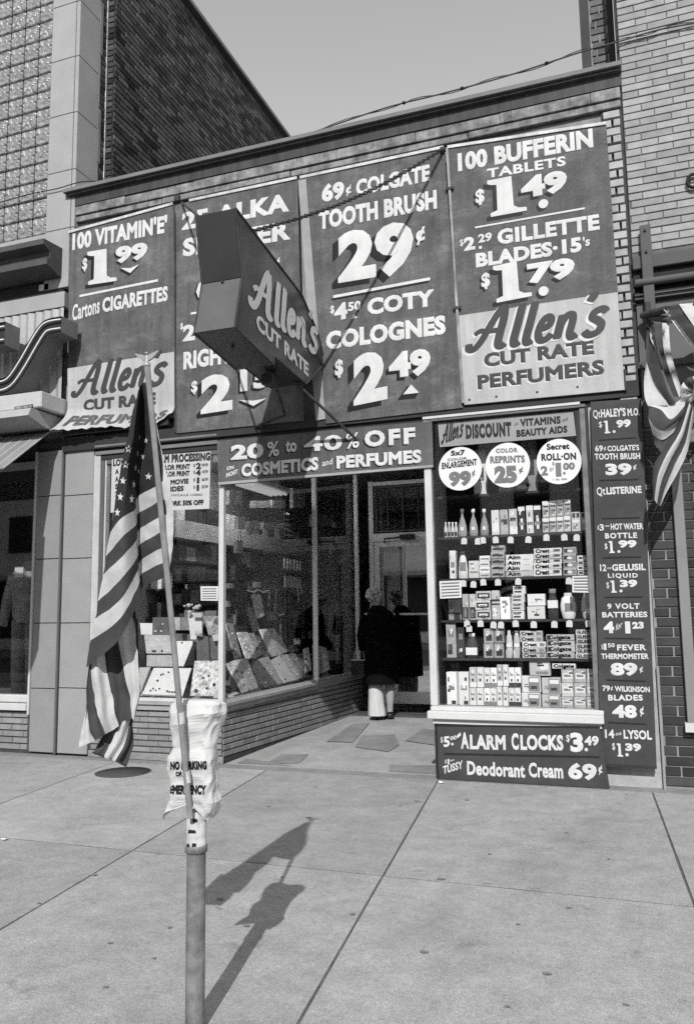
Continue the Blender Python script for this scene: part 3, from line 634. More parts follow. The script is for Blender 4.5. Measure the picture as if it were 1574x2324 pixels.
sm = thing('seam_strip', 'dark seam strip between the first and second price panels', 'seam strip', (-4.33, PY, 3.3)); q = [P_.hit(*D1(*p)) for p in ((394.5, 466), (398, 465), (401, 980), (397.5, 981))]; MB().prism(q, (0, -.008, 0)).build('strip', iron_m, sm)

# ------------------------------------------------------------------ projecting box sign
bs = thing('projecting_box_sign', 'dark tin box sign with notched front jutting out over the entry', 'box sign', (-2.8, -1, 3.45))
XF, XK = -2.655, -2.985
yz = [(-1.865, 4.455), (-1.765, 3.945), (-1.875, 3.515), (-1.20, 3.43), (-1.19, 3.505), (-.52, 3.455), (-.50, 3.46), (-.03, 3.80), (-.2, 4.03), (-.58, 4.26)]
v = [(XK, a, b) for a, b in yz]
rimw = .02
MB().prism([(XK, a, b) for a, b in yz], (XF-XK, 0, 0)).build('body', tin_dark, bs)
q = [(XF, a, b) for a, b in yz]; MB().prism([Vector(p)*1 for p in q], (.004, 0, 0)).build('face', tin_light, bs)
for (a, b), mt in (((yz[0], yz[1]), tin_dark), ((yz[1], yz[2]), M('sign_tin_lit', .10, .5, .1, 5, .06))):  # lower plate coloured paler to paint in light on its upturned slope
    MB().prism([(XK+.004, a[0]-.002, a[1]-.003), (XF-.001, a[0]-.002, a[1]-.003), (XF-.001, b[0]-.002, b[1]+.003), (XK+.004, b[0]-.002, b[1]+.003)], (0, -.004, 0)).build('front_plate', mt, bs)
for X in (XF+.006, XK-.006):
    ed = MB(); pts = [Vector((X, a, b)) for a, b in yz]
    for a, b in zip(pts, pts[1:]+pts[:1]): ed.tube([a, b], .008, 5, smooth=False)
    ed.build('rim', iron_m, bs)
PF = Plane((XF+.004, 0, 0), (0, 1, 0), (0, 0, 1))
ZF = ZA
script(bs, PF, ZA, (1150, 735), (1530, 1030), 260, M('sign_letter_grey', .55, .5, .06), .17, shear=.12, halo=None, proud=.004)
T(bs, PF, ZA, "CUT RATE", (1180, 880), (1478, 1158), 92, M('sign_letter_grey', .56), .04, proud=.004)
for a, b in ((-1.72, 3.93), (-1.55, 3.47), (-.9, 3.44)): MB().ball((XF-.15, a-.06, b), .014, sub=1).build('bolt', iron_m, bs)
tube('strut', iron_m, bs, [(-2.82, -.85, 3.46), (-2.95, -.3, 3.25), at(570, 972, -.03)], .014); tube('strut', iron_m, bs, [(-2.72, -.62, 3.46), at(815, 1003, -.04)], .014)
box('socket', iron_m, bs, -2.88, -.95, 3.36, -2.78, -.84, 3.45); tube('stay_rod', iron_m, bs, [at(413, 460, -.09), (-2.975, -1.80, 4.46)], .012); box('hook_plate', iron_m, bs, at(413, 460).x-.03, -.11, at(413, 460).z-.03, at(413, 460).x+.03, -.075, at(413, 460).z+.03)
# chain to the panel corner
A_, B_ = Vector((-2.70, -1.55, 4.42)), at(1004, 338, -.10)
ch = thing('support_chain', 'steel chain from box sign up to an eye bolt between two price panels', 'chain', tuple(B_)); n = 74; lm = {}
b = bmesh.new(); d = (B_-A_).normalized(); L = (B_-A_).length/n
lk = MB(); pts = [(.5*L*1.35*cos(t), .26*L*1.5*sin(t), 0) for t in [2*pi*k/8 for k in range(9)]]; lk.tube(pts, .0075, 5, caps=False)
me = None
for k in range(n):
    t = (k+.5)/n; p = A_.lerp(B_, t)+Vector((0, 0, -.10*sin(pi*t))); tg = (d+Vector((0, 0, -.10*pi/n*cos(pi*t)/L))).normalized()
    rot = tg.to_track_quat('X', 'Z') @ Matrix.Rotation(pi/2*(k % 2), 4, 'X').to_quaternion()
    if me is None: o = lk.build('link', iron_m, ch); me = o.data; [setattr(q, 'co', q.co+ORG[ch.name]) for q in me.vertices]
    else: o = bpy.data.objects.new('link', me); C.objects.link(o); o.parent = ch
    o.rotation_mode = 'QUATERNION'; o.rotation_quaternion = rot; o.location = p-ORG[ch.name]
MB().ball(tuple(B_+Vector((0, .01, 0))), .035, sub=1, jit=.3).build('eye_bolt', iron_m, ch)

# ------------------------------------------------------------------ banner over the entry
BY = -.06; PB = wfront(BY)
bn = thing('discount_banner', 'wide painted board over the entry announcing cosmetics and perfumes', 'sign board', (-2.7, BY, 2.7))
q = [PB.hit(*ZC(*p)) for p in ((108, 178), (1458, 52), (1466, 345), (118, 456))]; MB().prism(q, (0, .035, 0)).build('board', M('banner_paint', .095, .6, .2, 2.2, .1, .1, streak=.14, scuff=.4, buckle=.3), bn)
sh = (-.10, -.08)
T(bn, PB, ZC, "20", (195, 300), (402, 284), 92, W_, .05, shadow=sh); T(bn, PB, ZC, "%", (425, 278), (500, 272), 92, W_, .02, shadow=sh); T(bn, PB, ZC, "to", (540, 250), (610, 244), 82, W_, .03, shadow=sh)
T(bn, PB, ZC, "40", (655, 248), (896, 232), 92, W_, .028, shadow=sh); T(bn, PB, ZC, "%", (920, 228), (1002, 220), 95, W_, .02, shadow=sh); T(bn, PB, ZC, "OFF", (1036, 218), (1356, 195), 100, W_, .05, shadow=sh, sp=1.25)
T(bn, PB, ZC, "ON", (170, 366), (215, 356), 24, W_, .04); T(bn, PB, ZC, "MOST", (166, 412), (240, 384), 28, W_, .04)
T(bn, PB, ZC, "COSMETICS", (262, 405), (746, 362), 80, W_, .05, shadow=sh); T(bn, PB, ZC, "and", (770, 340), (835, 326), 40, W_, .02); T(bn, PB, ZC, "PERFUMES", (860, 354), (1394, 316), 80, W_, .05, shadow=sh)
MB().prism([PB.hit(*ZC(*p))+Vector((0, -.004, 0)) for p in ((118, 440), (1466, 330), (1466, 345), (118, 456))], (0, -.006, 0)).build('bottom_rail', M('rail_pale', .30), bn)

# ------------------------------------------------------------------ tall price strip on the right pier
SY = -.09
strip = thing('price_strip', 'tall narrow painted price strip beside the right display window', 'price strip', (0, SY, .15), None)
PS = Plane((0, SY, 1.6)); pts = [(88, 10), (382, -10), (472, 2142), (150, 2125)]
q = [PS.hit(*ZS(*p)) for p in pts]; MB().prism(q, (0, .03, 0)).build('board', strip_m, strip)
box('pier_back', brick_pier, shop, -.27, -.0, 0, .148, .2, 3.16)
q2 = [PS.hit(*ZS(*p))+Vector((0, -.002, 0)) for p in ((150, 2112), (472, 2130), (472, 2142), (150, 2125))]; MB().prism(q2, (0, -.01, 0)).build('bottom_edge', dark_m, strip)
def S_(t, bl, br, h, b=.03, **k): T(strip, PS, ZS, t, bl, br, h, W_, b, proud=.003, **k)
S_("Qt", (103, 106), (145, 103), 46, .02); S_("HALEY'S", (148, 103), (292, 94), 48, .035); S_("M.O.", (303, 94), (373, 90), 44, .035)
S_("$", (136, 160), (155, 158), 34, .02); big_one(strip, PS, ZS, (168, 196), (202, 193), (168, 122), shadow=False); disc(strip, PS, ZS, (224, 184), 9, W_, False); S_("99", (238, 162), (322, 156), 44, .06)
S_("69", (114, 300), (160, 298), 34, .03); S_("¢", (164, 292), (178, 291), 24, .02); S_("COLGATE'S", (186, 299), (370, 292), 32, .032)
S_("TOOTH BRUSH", (112, 348), (376, 344), 36, .034); S_("39", (175, 437), (328, 434), 66, .045); S_("¢", (335, 402), (355, 400), 30, .02)
S_("Qt", (124, 555), (174, 550), 46, .02); S_("LISTERINE", (180, 550), (384, 541), 42, .036)
S_("$", (127, 752), (138, 752), 22, .02); S_("3", (140, 760), (166, 759), 38, .03); S_("oo", (172, 738), (196, 737), 14, .03); S_("HOT WATER", (205, 755), (394, 751), 36, .034); S_("BOTTLE", (172, 806), (358, 802), 32, .036, sp=1.2)
S_("$", (170, 866), (186, 865), 32, .02); big_one(strip, PS, ZS, (196, 890), (228, 888), (196, 820), shadow=False); disc(strip, PS, ZS, (252, 880), 9, W_, False); S_("99", (250, 858), (356, 856), 42, .06)
S_("12", (143, 995), (180, 995), 40, .03); S_("oz", (184, 984), (208, 982), 16, .02); S_("GELUSIL", (212, 993), (408, 989), 38, .034); S_("LIQUID", (188, 1034), (362, 1032), 26, .032, sp=1.3)
S_("$", (180, 1092), (196, 1092), 34, .02); big_one(strip, PS, ZS, (206, 1120), (240, 1119), (205, 1049), shadow=False); disc(strip, PS, ZS, (264, 1109), 9, W_, False); S_("39", (258, 1088), (360, 1086), 42, .06)
S_("9 VOLT", (185, 1215), (373, 1213), 32, .034, sp=1.2); S_("BATTERIES", (155, 1264), (418, 1262), 32, .034, sp=1.1)
S_("4", (165, 1355), (226, 1355), 68, .06); S_("for", (232, 1342), (270, 1320), 36, .015, shear=.2); big_one(strip, PS, ZS, (290, 1356), (320, 1356), (288, 1286), shadow=False, slim=True); S_("23", (330, 1330), (397, 1328), 40, .06)
S_("$", (150, 1446), (160, 1446), 26, .02); S_("1", (164, 1453), (180, 1453), 38, .04); S_("50", (188, 1438), (228, 1436), 24, .03); S_("FEVER", (242, 1455), (411, 1454), 34, .034, sp=1.15); S_("THERMOMETER", (150, 1505), (426, 1505), 32, .034)
S_("89", (205, 1600), (362, 1600), 72, .045); S_("¢", (372, 1578), (393, 1578), 34, .02)
S_("79", (157, 1690), (200, 1691), 32, .03); S_("¢", (204, 1684), (218, 1684), 24, .02); S_("WILKINSON", (228, 1693), (432, 1699), 32, .034); S_("BLADES", (190, 1746), (391, 1747), 34, .036, sp=1.15)
S_("48", (215, 1845), (358, 1848), 74, .045); S_("¢", (374, 1825), (398, 1826), 50, .025)
S_("14", (172, 1964), (226, 1965), 50, .03); S_("oz", (232, 1950), (268, 1944), 20, .02); S_("LYSOL", (280, 1968), (444, 1974), 52, .034)
S_("$", (213, 2030), (231, 2031), 38, .02); big_one(strip, PS, ZS, (243, 2070), (277, 2072), (240, 1994), shadow=False); disc(strip, PS, ZS, (299, 2060), 10, W_, False); S_("39", (290, 2038), (382, 2041), 44, .06)
for a, b in (((135, 236), (355, 220)), ((140, 469), (365, 463)), ((152, 691), (372, 686)), ((160, 919), (380, 913)), ((168, 1149), (388, 1146)), ((172, 1386), (398, 1389)), ((178, 1628), (408, 1636)), ((188, 1875), (412, 1886))): rule(strip, PS, ZS, a, b, 6, black_m)
# lower board with alarm clocks
AY = -.13; PA = wfront(AY)
al = thing('lower_price_board', 'low dark price board for alarm clocks resting on the pavement under the right window', 'sign board', (-1, AY, 0))
q = [PA.hit(*ZE(*p)) for p in ((82, 1254), (1462, 1272), (1545, 1778), (104, 1726))]
zb = min(p.z for p in q); q = [Vector((p.x, p.y, p.z if p.z > .25 else .004)) for p in q]
MB().prism(q, (0, .03, 0)).build('board', strip_m, al)
def A_t(t, bl, br, h, b=.03, **k): T(al, PA, ZE, t, bl, br, h, W_, b, proud=.003, **k)
A_t("$", (130, 1405), (148, 1403), 46, .02); A_t("5", (155, 1445), (207, 1438), 88, .03); disc(al, PA, ZE, (228, 1418), 11, W_, False); A_t("00", (210, 1388), (262, 1378), 34, .03)
poly(al, PA, [(262, 1350), (295, 1318), (300, 1345), (270, 1370)], W_, fr=ZE, name='chalk_mark')
A_t("A", (300, 1458), (368, 1459), 138, .035); A_t("LARM", (376, 1462), (676, 1468), 122, .036); A_t("C", (725, 1466), (785, 1467), 138, .035); A_t("LOCKS", (800, 1468), (1160, 1472), 126, .036)
A_t("$", (1182, 1398), (1212, 1398), 58, .02); A_t("3", (1218, 1484), (1328, 1485), 160, .05); disc(al, PA, ZE, (1350, 1464), 15, W_, False); A_t("49", (1336, 1430), (1456, 1430), 78, .05)
rule(al, PA, ZE, (160, 1506), (1462, 1534), 14, black_m)
A_t("$", (165, 1580), (178, 1578), 30, .02); A_t("1", (188, 1590), (202, 1588), 46, .03); A_t("oo", (208, 1566), (244, 1558), 20, .03); A_t("Tussy".upper(), (150, 1672), (316, 1622), 66, .03)
A_t("Deodorant", (352, 1676), (838, 1702), 116, .03); A_t("Cream", (868, 1696), (1158, 1708), 122, .03); A_t("69", (1200, 1710), (1442, 1722), 132, .05); A_t("¢", (1452, 1660), (1486, 1660), 70, .025)
rule(al, PA, ZE, (82, 1266), (1462, 1284), 12, black_m); poly(al, PA, [(80, 1254), (98, 1254), (118, 1726), (102, 1726)], black_m, fr=ZE, name='edge_band')
box('bulkhead', dark_m, shop, -1.66, -.085, 0, -.29, .6, .46)

# ------------------------------------------------------------------ right display window
rw = thing('right_display_window', 'tall display window full of toiletries with white sill', 'shop window', (-1, 0, .47))
x0, x1 = -1.665, -.285; zb_, zt_ = .60, 3.08; WD = .75
box('sill', whitewood, rw, x0-.04, -.16, .50, x1+.02, .0, .565, .006); box('sill_board', whitewood, rw, x0-.02, -.11, .565, x1+.02, .02, .60, .004); box('sill_apron', whitewood, rw, x0, -.12, .46, x1, .0, .498)
box('left_post', alum, rw, x0-.035, -.05, .60, x0+.03, .03, 3.16, .006); box('right_post', M('worn_jamb', .16, .6, .3, 9), rw, x1-.05, -.045, .60, x1-.005, .03, 3.114, .004); box('right_jamb', dark_m, rw, x1-.005, -.03, .46, x1+.02, .0, 3.14)
box('head', alum_d, rw, x0+.03, -.06, 3.115, x1, .0, 3.14); box('head_strip', alum, rw, x0-.03, -.068, 3.138, x1-.04, -.058, 3.16)
box('pane', glass_w, rw, x0+.03, -.006, .60, x1-.05, 0, 3.115)
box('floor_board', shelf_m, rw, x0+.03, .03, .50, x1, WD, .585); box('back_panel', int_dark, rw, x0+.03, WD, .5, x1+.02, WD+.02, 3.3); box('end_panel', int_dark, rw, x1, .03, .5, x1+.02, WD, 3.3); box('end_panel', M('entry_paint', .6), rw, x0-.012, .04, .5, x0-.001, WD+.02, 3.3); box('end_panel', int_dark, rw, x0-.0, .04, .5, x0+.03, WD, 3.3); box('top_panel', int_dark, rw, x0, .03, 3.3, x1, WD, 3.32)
GY = .16                                   # fronts of the goods
G_ = wfront(GY)
def gz(fr, x, y): return at(*fr(x, y), GY)
shz = [gz(ZD, 800, 770).z, gz(ZD, 760, 1125).z, gz(ZD, 760, 1485).z, gz(ZE, 760, 372).z, gz(ZE, 760, 698).z]
for k, z in enumerate(shz): box('shelf', shelf_m, rw, x0+.035, GY-.02, z-.022, x1-.002, WD-.005, z-.001)
SHN = ['top shelf', 'second shelf', 'third shelf', 'fourth shelf', 'lowest shelf', 'window floor']
pk = [M('pack_white', .86, .5, .05, 12, rnd=.22), M('pack_pale', .68, .5, .1, 12, rnd=.22), M('pack_grey', .38, .5, .15, 12, rnd=.22), M('pack_dark', .06, .5, .15, 12), M('pack_mid', .54, .5, .15, 20, rnd=.22)]
ink = [M('ink_dark', .05, .5, 0), M('ink_grey', .27, .5, 0), M('ink_white', .88, .5, 0)]
def goods_z(i): return .5855 if i == 5 else shz[i]
def carton(i, fr, x0_, x1_, yt, tone, label, cat='box', yb=None, group=None, deco=(), dep=.09, text=None, tdx=.5, name='carton', back=0):
    zb0 = goods_z(i); a = gz(fr, x0_, yt); b = gz(fr, x1_, yt); z0 = zb0 if yb is None else gz(fr, (x0_+x1_)/2, yb).z; z1 = a.z
    t = thing(name, label, cat, ((a.x+b.x)/2, GY, z0), group); w = b.x-a.x; jx = R.uniform(-.004, .004) if group and 'stack' in group else 0; xa, xb = a.x+.002+jx, b.x-.002+jx; y = GY+R.uniform(0, .012)+back; h = z1-z0
    box('box', pk[tone], t, xa, y, z0, xb, y+dep, z1, .003)
    sd = random.Random(group or label); ex = []
    for _ in range(3 if not text else 1): a_, b_ = sd.uniform(.06, .6), sd.uniform(.06, .8); ex.append((a_, min(.94, a_+sd.uniform(.12, .4)), b_, min(.95, b_+sd.uniform(.05, .16)), sd.choice((0, 1, 1, 2))))
    if not yb and dep > .07: t.rotation_euler.z = R.uniform(-.07, .07); t.rotation_euler.y = R.uniform(-.012, .012)
    for k, (u0, u1, v0, v1, c) in enumerate(list(deco)+ex): box('printed_panel', ink[c], t, xa+w*u0+.001, y-.0015-.0004*k, z0+h*v0+.001, xa+w*u1-.003, y-.0002, z0+h*v1-.001)
    if text:
        vv, ff, q0, q1 = text_geo(text, .04); mm = MB(); sx = w*tdx/(q1-q0); mm.add([(xa+w*.06+(p.x-q0)*sx, y-.003, z0+h*.25+p.y*h*.6/CAPH) for p in vv], ff); mm.build('lettering', ink[0], t)
    return t
def bottle(i, fr, xc, wd, yt, tone, label, prof, captone=0, cat='bottle', lab=None, group=None, name='bottle', flat=.6):
    zb0 = goods_z(i); c = gz(fr, xc, yt); h = c.z-zb0; r = abs(gz(fr, xc+wd/2, yt).x-c.x); t = thing(name, label, cat, (c.x, GY+.05, zb0), group)
    body = [(a*r, b*h) for a, b in prof if b <= .86]; cap = [(a*r, b*h) for a, b in prof if b >= .86]
    MB().lathe((c.x, GY+.05, zb0), body, 14, 1, flat).build('body', pk[tone], t); MB().lathe((c.x, GY+.05, zb0), cap, 10, 1, flat).build('cap', pk[captone], t)
    if lab: box('paper_label', ink[lab[4]], t, c.x+r*lab[0], GY+.05-r*flat-.003, zb0+h*lab[2], c.x+r*lab[1], GY+.05-r*flat*.6, zb0+h*lab[3])
    return t
TEAR = [(.75, 0), (.98, .04), (1, .2), (.9, .4), (.55, .62), (.28, .74), (.25, .85), (.3, .86), (.42, .87), (.42, .97), (.34, 1)]
FLASK = [(.9, 0), (1, .03), (.95, .3), (.8, .6), (.6, .78), (.45, .84), (.45, .86), (.5, .87), (.5, .98), (.45, 1)]
SHAMP = [(.7, 0), (.78, .03), (1, .35), (1, .55), (.8, .8), (.55, .86), (.5, .87), (.5, .98), (.45, 1)]
JAR = [(.9, 0), (1, .05), (1, .6), (.7, .7), (.6, .8), (.6, .86), (.65, .87), (.65, .98), (.6, 1)]
ordn = ['first', 'second', 'third', 'fourth', 'fifth', 'sixth', 'seventh', 'eighth', 'ninth']
# upper ledge behind the round cards
for k, (a, b, y, tn, l) in enumerate(((395, 505, 420, 1, 'pale tall box half behind the enlargement price disc'), (605, 870, 560, 2, 'grey box behind the middle round price card'), (800, 930, 330, 2, 'grey hanging card strip between the two right round price cards'))):
    carton(0, ZD, a, b, y, tn, l, deco=((.1, .8, .3, .6, k % 2),))
carton(0, ZD, 905, 1250, 560, 3, 'dark wide carton behind the roll-on price disc')
# second shelf (D frame)
for k in range(4): bottle(1, ZD, 160+29*k, 26, 1020, 1, 'tiny pale bottle, %s from the left at the left end of the second shelf' % ordn[k], JAR, 0, lab=(-.7, .7, .1, .35, 0), group='tiny bottles at the left end of the second shelf')
for k, x in enumerate((298, 391, 483)): bottle(1, ZD, x, 74, 908, 2, 'teardrop bottle with white cap, %s of three on the second shelf' % ('leftmost', 'middle', 'rightmost')[k], TEAR, 0, lab=(-.35, .35, .22, .34, 2), group='teardrop bottles on the second shelf')
for k, (a, b, y) in enumerate(((548, 616, 925), (622, 690, 920), (697, 766, 915))): carton(1, ZD, a, b, y, (1, 4, 4)[k], ('plain pale tall carton', 'tall carton with dark oval emblem', 'tall carton with dark emblem and white foot')[k]+' on the second shelf', deco=(((.1, .9, .1, .5, 2),), ((.1, .9, .4, .62, 0),), ((.1, .85, .52, .66, 0), (0, 1, 0, .3, 2)))[k])
for k, (a, b, y) in enumerate(((772, 832, 890), (838, 900, 885), (905, 966, 880))): carton(1, ZD, a, b, y, (3, 1, 3)[k], ('left dark tall carton with bottle picture', 'pale tall carton between two dark ones', 'right dark tall carton with bottle picture')[k]+' on the second shelf', deco=((0, 1, .82, .97, 2), (.3, .7, .15, .55, 2), (.1, .9, .3, .42, 1)))
for r_ in range(2):
    for k in range(4):
        a = 976+60*k; y0 = 850+142*r_-6*k
        carton(1, ZD, a, a+59, y0, 4, 'small pale box in %s row, %s from the left, of the eight-box block' % (('upper', 'lower')[r_], ordn[k]), yb=(y0+138) if r_ == 0 else None, group='eight-box block on the second shelf', deco=((0, 1, .75, 1, 2), (.1, .9, .62, .72, 0), (.1, .6, .2, .5, 1)))
for k, a in enumerate((1218, 1300)): carton(1, ZD, a, a+78, 940, 1, ('left', 'right')[k]+' twin pack with white band at the right end of the second shelf', deco=((.1, .9, .45, .58, 2), (.1, .45, .7, .95, 0), (.55, .9, .7, .95, 0)))
# third shelf
carton(2, ZD, 195, 252, 1265, 1, 'tall plain pale carton at the left end of the third shelf', deco=((.2, .8, .4, .6, 1),))
bottle(2, ZD, 304, 84, 1268, 0, 'white tapering bottle with dark cap on the third shelf', FLASK, 3, lab=(-.6, .6, .3, .6, 1))
carton(2, ZD, 358, 446, 1350, 1, 'square pale carton beside the white tapering bottle', deco=((.1, .9, .3, .4, 1),))
for k in range(4): carton(2, ZD, 450, 542, 1308+46*k, 0, 'small white box, %s from the top of the four-box stack on the third shelf' % ordn[k], yb=1353+46*k if k < 3 else None, group='four-box stack on the third shelf', deco=((.1, .9, .3, .6, 1),))
for k in range(5): carton(2, ZD, 548, 666, 1222+54*k, 2, 'grey lettered box, %s from the top of the tall grey stack' % ordn[k], yb=1275+54*k if k < 4 else None, group='tall grey stack on the third shelf', deco=((.08, .9, .3, .62, 0),))
for k in range(4): carton(2, ZD, 668, 904, 1300+46*k, 1, 'long toothpaste box, %s from the top of the plain-ended stack' % ordn[k], yb=1345+46*k if k < 3 else None, group='plain-ended toothpaste stack', text='Aim', tdx=.46, name='toothpaste_box')
for k in range(5): carton(2, ZD, 906, 1144, 1247+46*k-3*k, 1, 'long toothpaste box, %s from the top of the arrow-ended stack' % ordn[k], yb=1290+43*k if k < 4 else None, group='arrow-ended toothpaste stack', text='Crest', tdx=.5, deco=((.68, .93, .3, .8, 1), (.72, .93, .45, .75, 0)), name='toothpaste_box')
for k in range(4): carton(2, ZD, 1150, 1264, 1236+59*k, 4, 'patterned box, %s from the top of the patterned stack on the third shelf' % ordn[k], yb=1293+59*k if k < 3 else None, group='patterned stack on the third shelf', deco=((.05, .4, .2, .8, 0), (.6, .95, .2, .8, 1), (.3, .7, .3, .6, 2)))
for k in range(4): carton(2, ZD, 1270, 1398, 1305+42*k, 1, 'flat striped box, %s from the top at the right end of the third shelf' % ordn[k], yb=1346+42*k if k < 3 else None, group='flat striped stack on the third shelf', deco=((.1, .9, .3, .75, 0), (.35, .7, .4, .65, 2)))
# fourth shelf (E frame)
carton(3, ZE, 190, 300, 205, 2, 'bagged brush set at the left end of the fourth shelf', cat='bag', deco=((.1, .5, .2, .9, 1), (.4, .9, 0, .35, 0)))
for k, a in enumerate((306, 364)): carton(3, ZE, a, a+54, 160, 1, ('left', 'right')[k]+' narrow pale carton with dark foot on the fourth shelf', deco=((.05, .95, .05, .5, 0), (.2, .7, .1, .4, 1)))
for k in range(3): carton(3, ZE, 416, 544, 136+79*k, 1, 'dark-banded pale box, %s of the three stacked on the fourth shelf' % ('top', 'middle', 'bottom')[k], yb=213+79*k if k < 2 else None, group='dark-banded stack of three', deco=((.08, .92, .22, .8, 0), (.2, .8, .38, .64, 2)))
carton(3, ZE, 550, 620, 130, 4, 'striped can shaped carton on the fourth shelf', cat='can', deco=((0, 1, .62, .7, 0), (0, 1, .5, .56, 0), (.1, .6, .1, .4, 2)))
carton(3, ZE, 622, 708, 185, 0, 'plain white upright carton on the fourth shelf', deco=((.2, .7, .72, .85, 1), (.4, .6, .3, .5, 1)))
for k in range(4): carton(3, ZE, 722+8*(k == 0), 838-4*k, 92+69*k, 1, 'lettered pale box, %s from the top of the uneven stack on the fourth shelf' % ordn[k], yb=160+69*k if k < 3 else None, group='uneven stack on the fourth shelf', deco=((.1, .7, .55, .8, 1), (.1, .7, .2, .4, 0)))
for k in range(2): carton(3, ZE, 852, 1004, 160+104*k, 0, ('upper', 'lower')[k]+' plain white square box of the pair on the fourth shelf', yb=258 if k == 0 else None, deco=((.44, .55, .35, .6, 1),))
bottle(3, ZE, 1060, 94, 115, 3, 'black bottle with pale label on the fourth shelf', JAR, 2, lab=(-.9, .9, .36, .62, 2))
bottle(3, ZE, 1190, 136, 148, 0, 'broad white waisted bottle on the fourth shelf', SHAMP, 0, lab=(-.4, .5, .3, .6, 1)); bottle(3, ZE, 1348, 100, 148, 1, 'grey waisted bottle at the right end of the fourth shelf', SHAMP, 1, lab=(-.4, .6, .2, .4, 2))
# lowest shelf
for k, (a, b, y) in enumerate(((172, 256, 405), (262, 322, 440))): carton(4, ZE, a, b, y, 2+k, ('grey blister pack', 'dark blister pack')[k]+' at the left end of the lowest shelf', cat='pack', deco=((.1, .6, .1, .4, 0), (.2, .8, .6, .8, 1)))
bottle(4, ZE, 380, 112, 490, 3, 'dark sloping bottle with pale oval label on the lowest shelf', FLASK, 0, lab=(-.85, .85, .12, .42, 2))
for r_ in range(2):
    for k in range(2): carton(4, ZE, 486+86*k, 571+86*k, 452+121*r_, 2, 'grey square pack, %s %s of the block of four' % (('upper', 'lower')[r_], ('left', 'right')[k]), yb=570 if r_ == 0 else None, group='block of four grey packs', deco=((.2, .85, .15, .6, 0), (.25, .6, .55, .85, 2)))
for k in range(2): bottle(4, ZE, 694+63*k, 54, 466, 1, ('left', 'right')[k]+' tall clear bottle with white waist on the lowest shelf', SHAMP, 0, lab=(-.8, .8, .4, .52, 2))
for k in range(2): bottle(4, ZE, 662+22+63*k, 40, 600, 1, ('left', 'right')[k]+' short clear bottle in front on the lowest shelf', JAR, 0)
for k in range(5): carton(4, ZE, 790+18*(k > 1), 982+26*(k > 1), 470+46*k, 1, 'toothpaste box, %s from the top of the toppled stack on the lowest shelf' % ordn[k], yb=515+46*k if k < 4 else None, group='toppled toothpaste stack', text='Crest', tdx=.55, deco=((.72, .95, .2, .85, 1),), name='toothpaste_box')
for k in range(4): carton(4, ZE, 1014, 1252, 500+49*k, 4, 'grey toothpaste box, %s from the top of the wide grey stack' % ordn[k], yb=548+49*k if k < 3 else None, group='wide grey toothpaste stack', text='Colgate', tdx=.8, deco=((.02, .16, .1, .9, 0),), name='toothpaste_box')
for k in range(6): carton(4, ZE, 1260, 1428 if k > 1 else 1396, 460+40*k, 1, 'toothpaste box, %s from the top of the six-high stack' % ordn[k], yb=499+40*k if k < 5 else None, group='six-high toothpaste stack', text='GLEEM', tdx=.8, name='toothpaste_box')
# window floor
for k, a in enumerate((172, 274)): carton(5, ZE, a, a+(88, 86)[k], 814, 0, ('left', 'right')[k]+' tall plain white carton at the left of the window floor', deco=((.2, .8, .45, .6, 1), (.45, .9, .02, .14, 0)))
carton(5, ZE, 182, 260, 742, 3, 'dark box behind the two tall white cartons', dep=.06, back=.12)
for c_, (a, w, y, tn, d) in enumerate(((366, 60, 775, 1, 2), (488, 54, 780, 0, 1), (596, 48, 752, 1, 2), (694, 52, 778, 0, 0))):
    for k in range(2):
        for r_ in range(2):
            yt = y+(1122-y)/2*r_
            carton(5, ZE, a+(w+1)*k, a+(w+1)*k+w, yt, tn, '%s %s box with %s band in the %s column on the window floor' % (('upper', 'lower')[r_], ('left', 'right')[k], ('black', 'grey', 'white')[d], ordn[c_]), yb=yt+(1122-y)/2-3 if r_ == 0 else None, group='banded box columns on the window floor', deco=((0, 1, .02, .26, d), (.2, .8, .6, .68, 1)))
for c_, a in enumerate((804, 972)):
    for r_ in range(2): carton(5, ZE, a, a+160, 848+14*c_+140*r_, 1, '%s broad box with picture, %s column right of the banded boxes' % (('upper', 'lower')[r_], ('left', 'right')[c_]), yb=985+14*c_ if r_ == 0 else None, group='broad picture boxes', deco=((.34, .95, .05, .95, 1), (.4, .9, .62, .88, 2), (.45, .8, .2, .4, 0)))
carton(5, ZE, 868, 1046, 716, 1, 'broad pale box lying on top of the picture boxes', yb=846, deco=((.5, .9, .4, .8, 2), (.3, .9, .1, .3, 1)))
carton(5, ZE, 1060, 1262, 742, 1, 'loose toothpaste box lying on the soap boxes', yb=786, text='Colgate', tdx=.85, name='toothpaste_box')
for r_ in range(3):
    for k in range(3): carton(5, ZE, 1136+106*k, 1240+106*k, 790+117*r_, 4, 'grey soap box with pale oval, %s row, %s of the nine' % (('top', 'middle', 'bottom')[r_], ('left', 'centre', 'right')[k]), yb=905+117*r_ if r_ < 2 else None, group='nine soap boxes', deco=((.1, .9, .28, .72, 2), (.22, .78, .42, .58, 1)), name='soap_box')
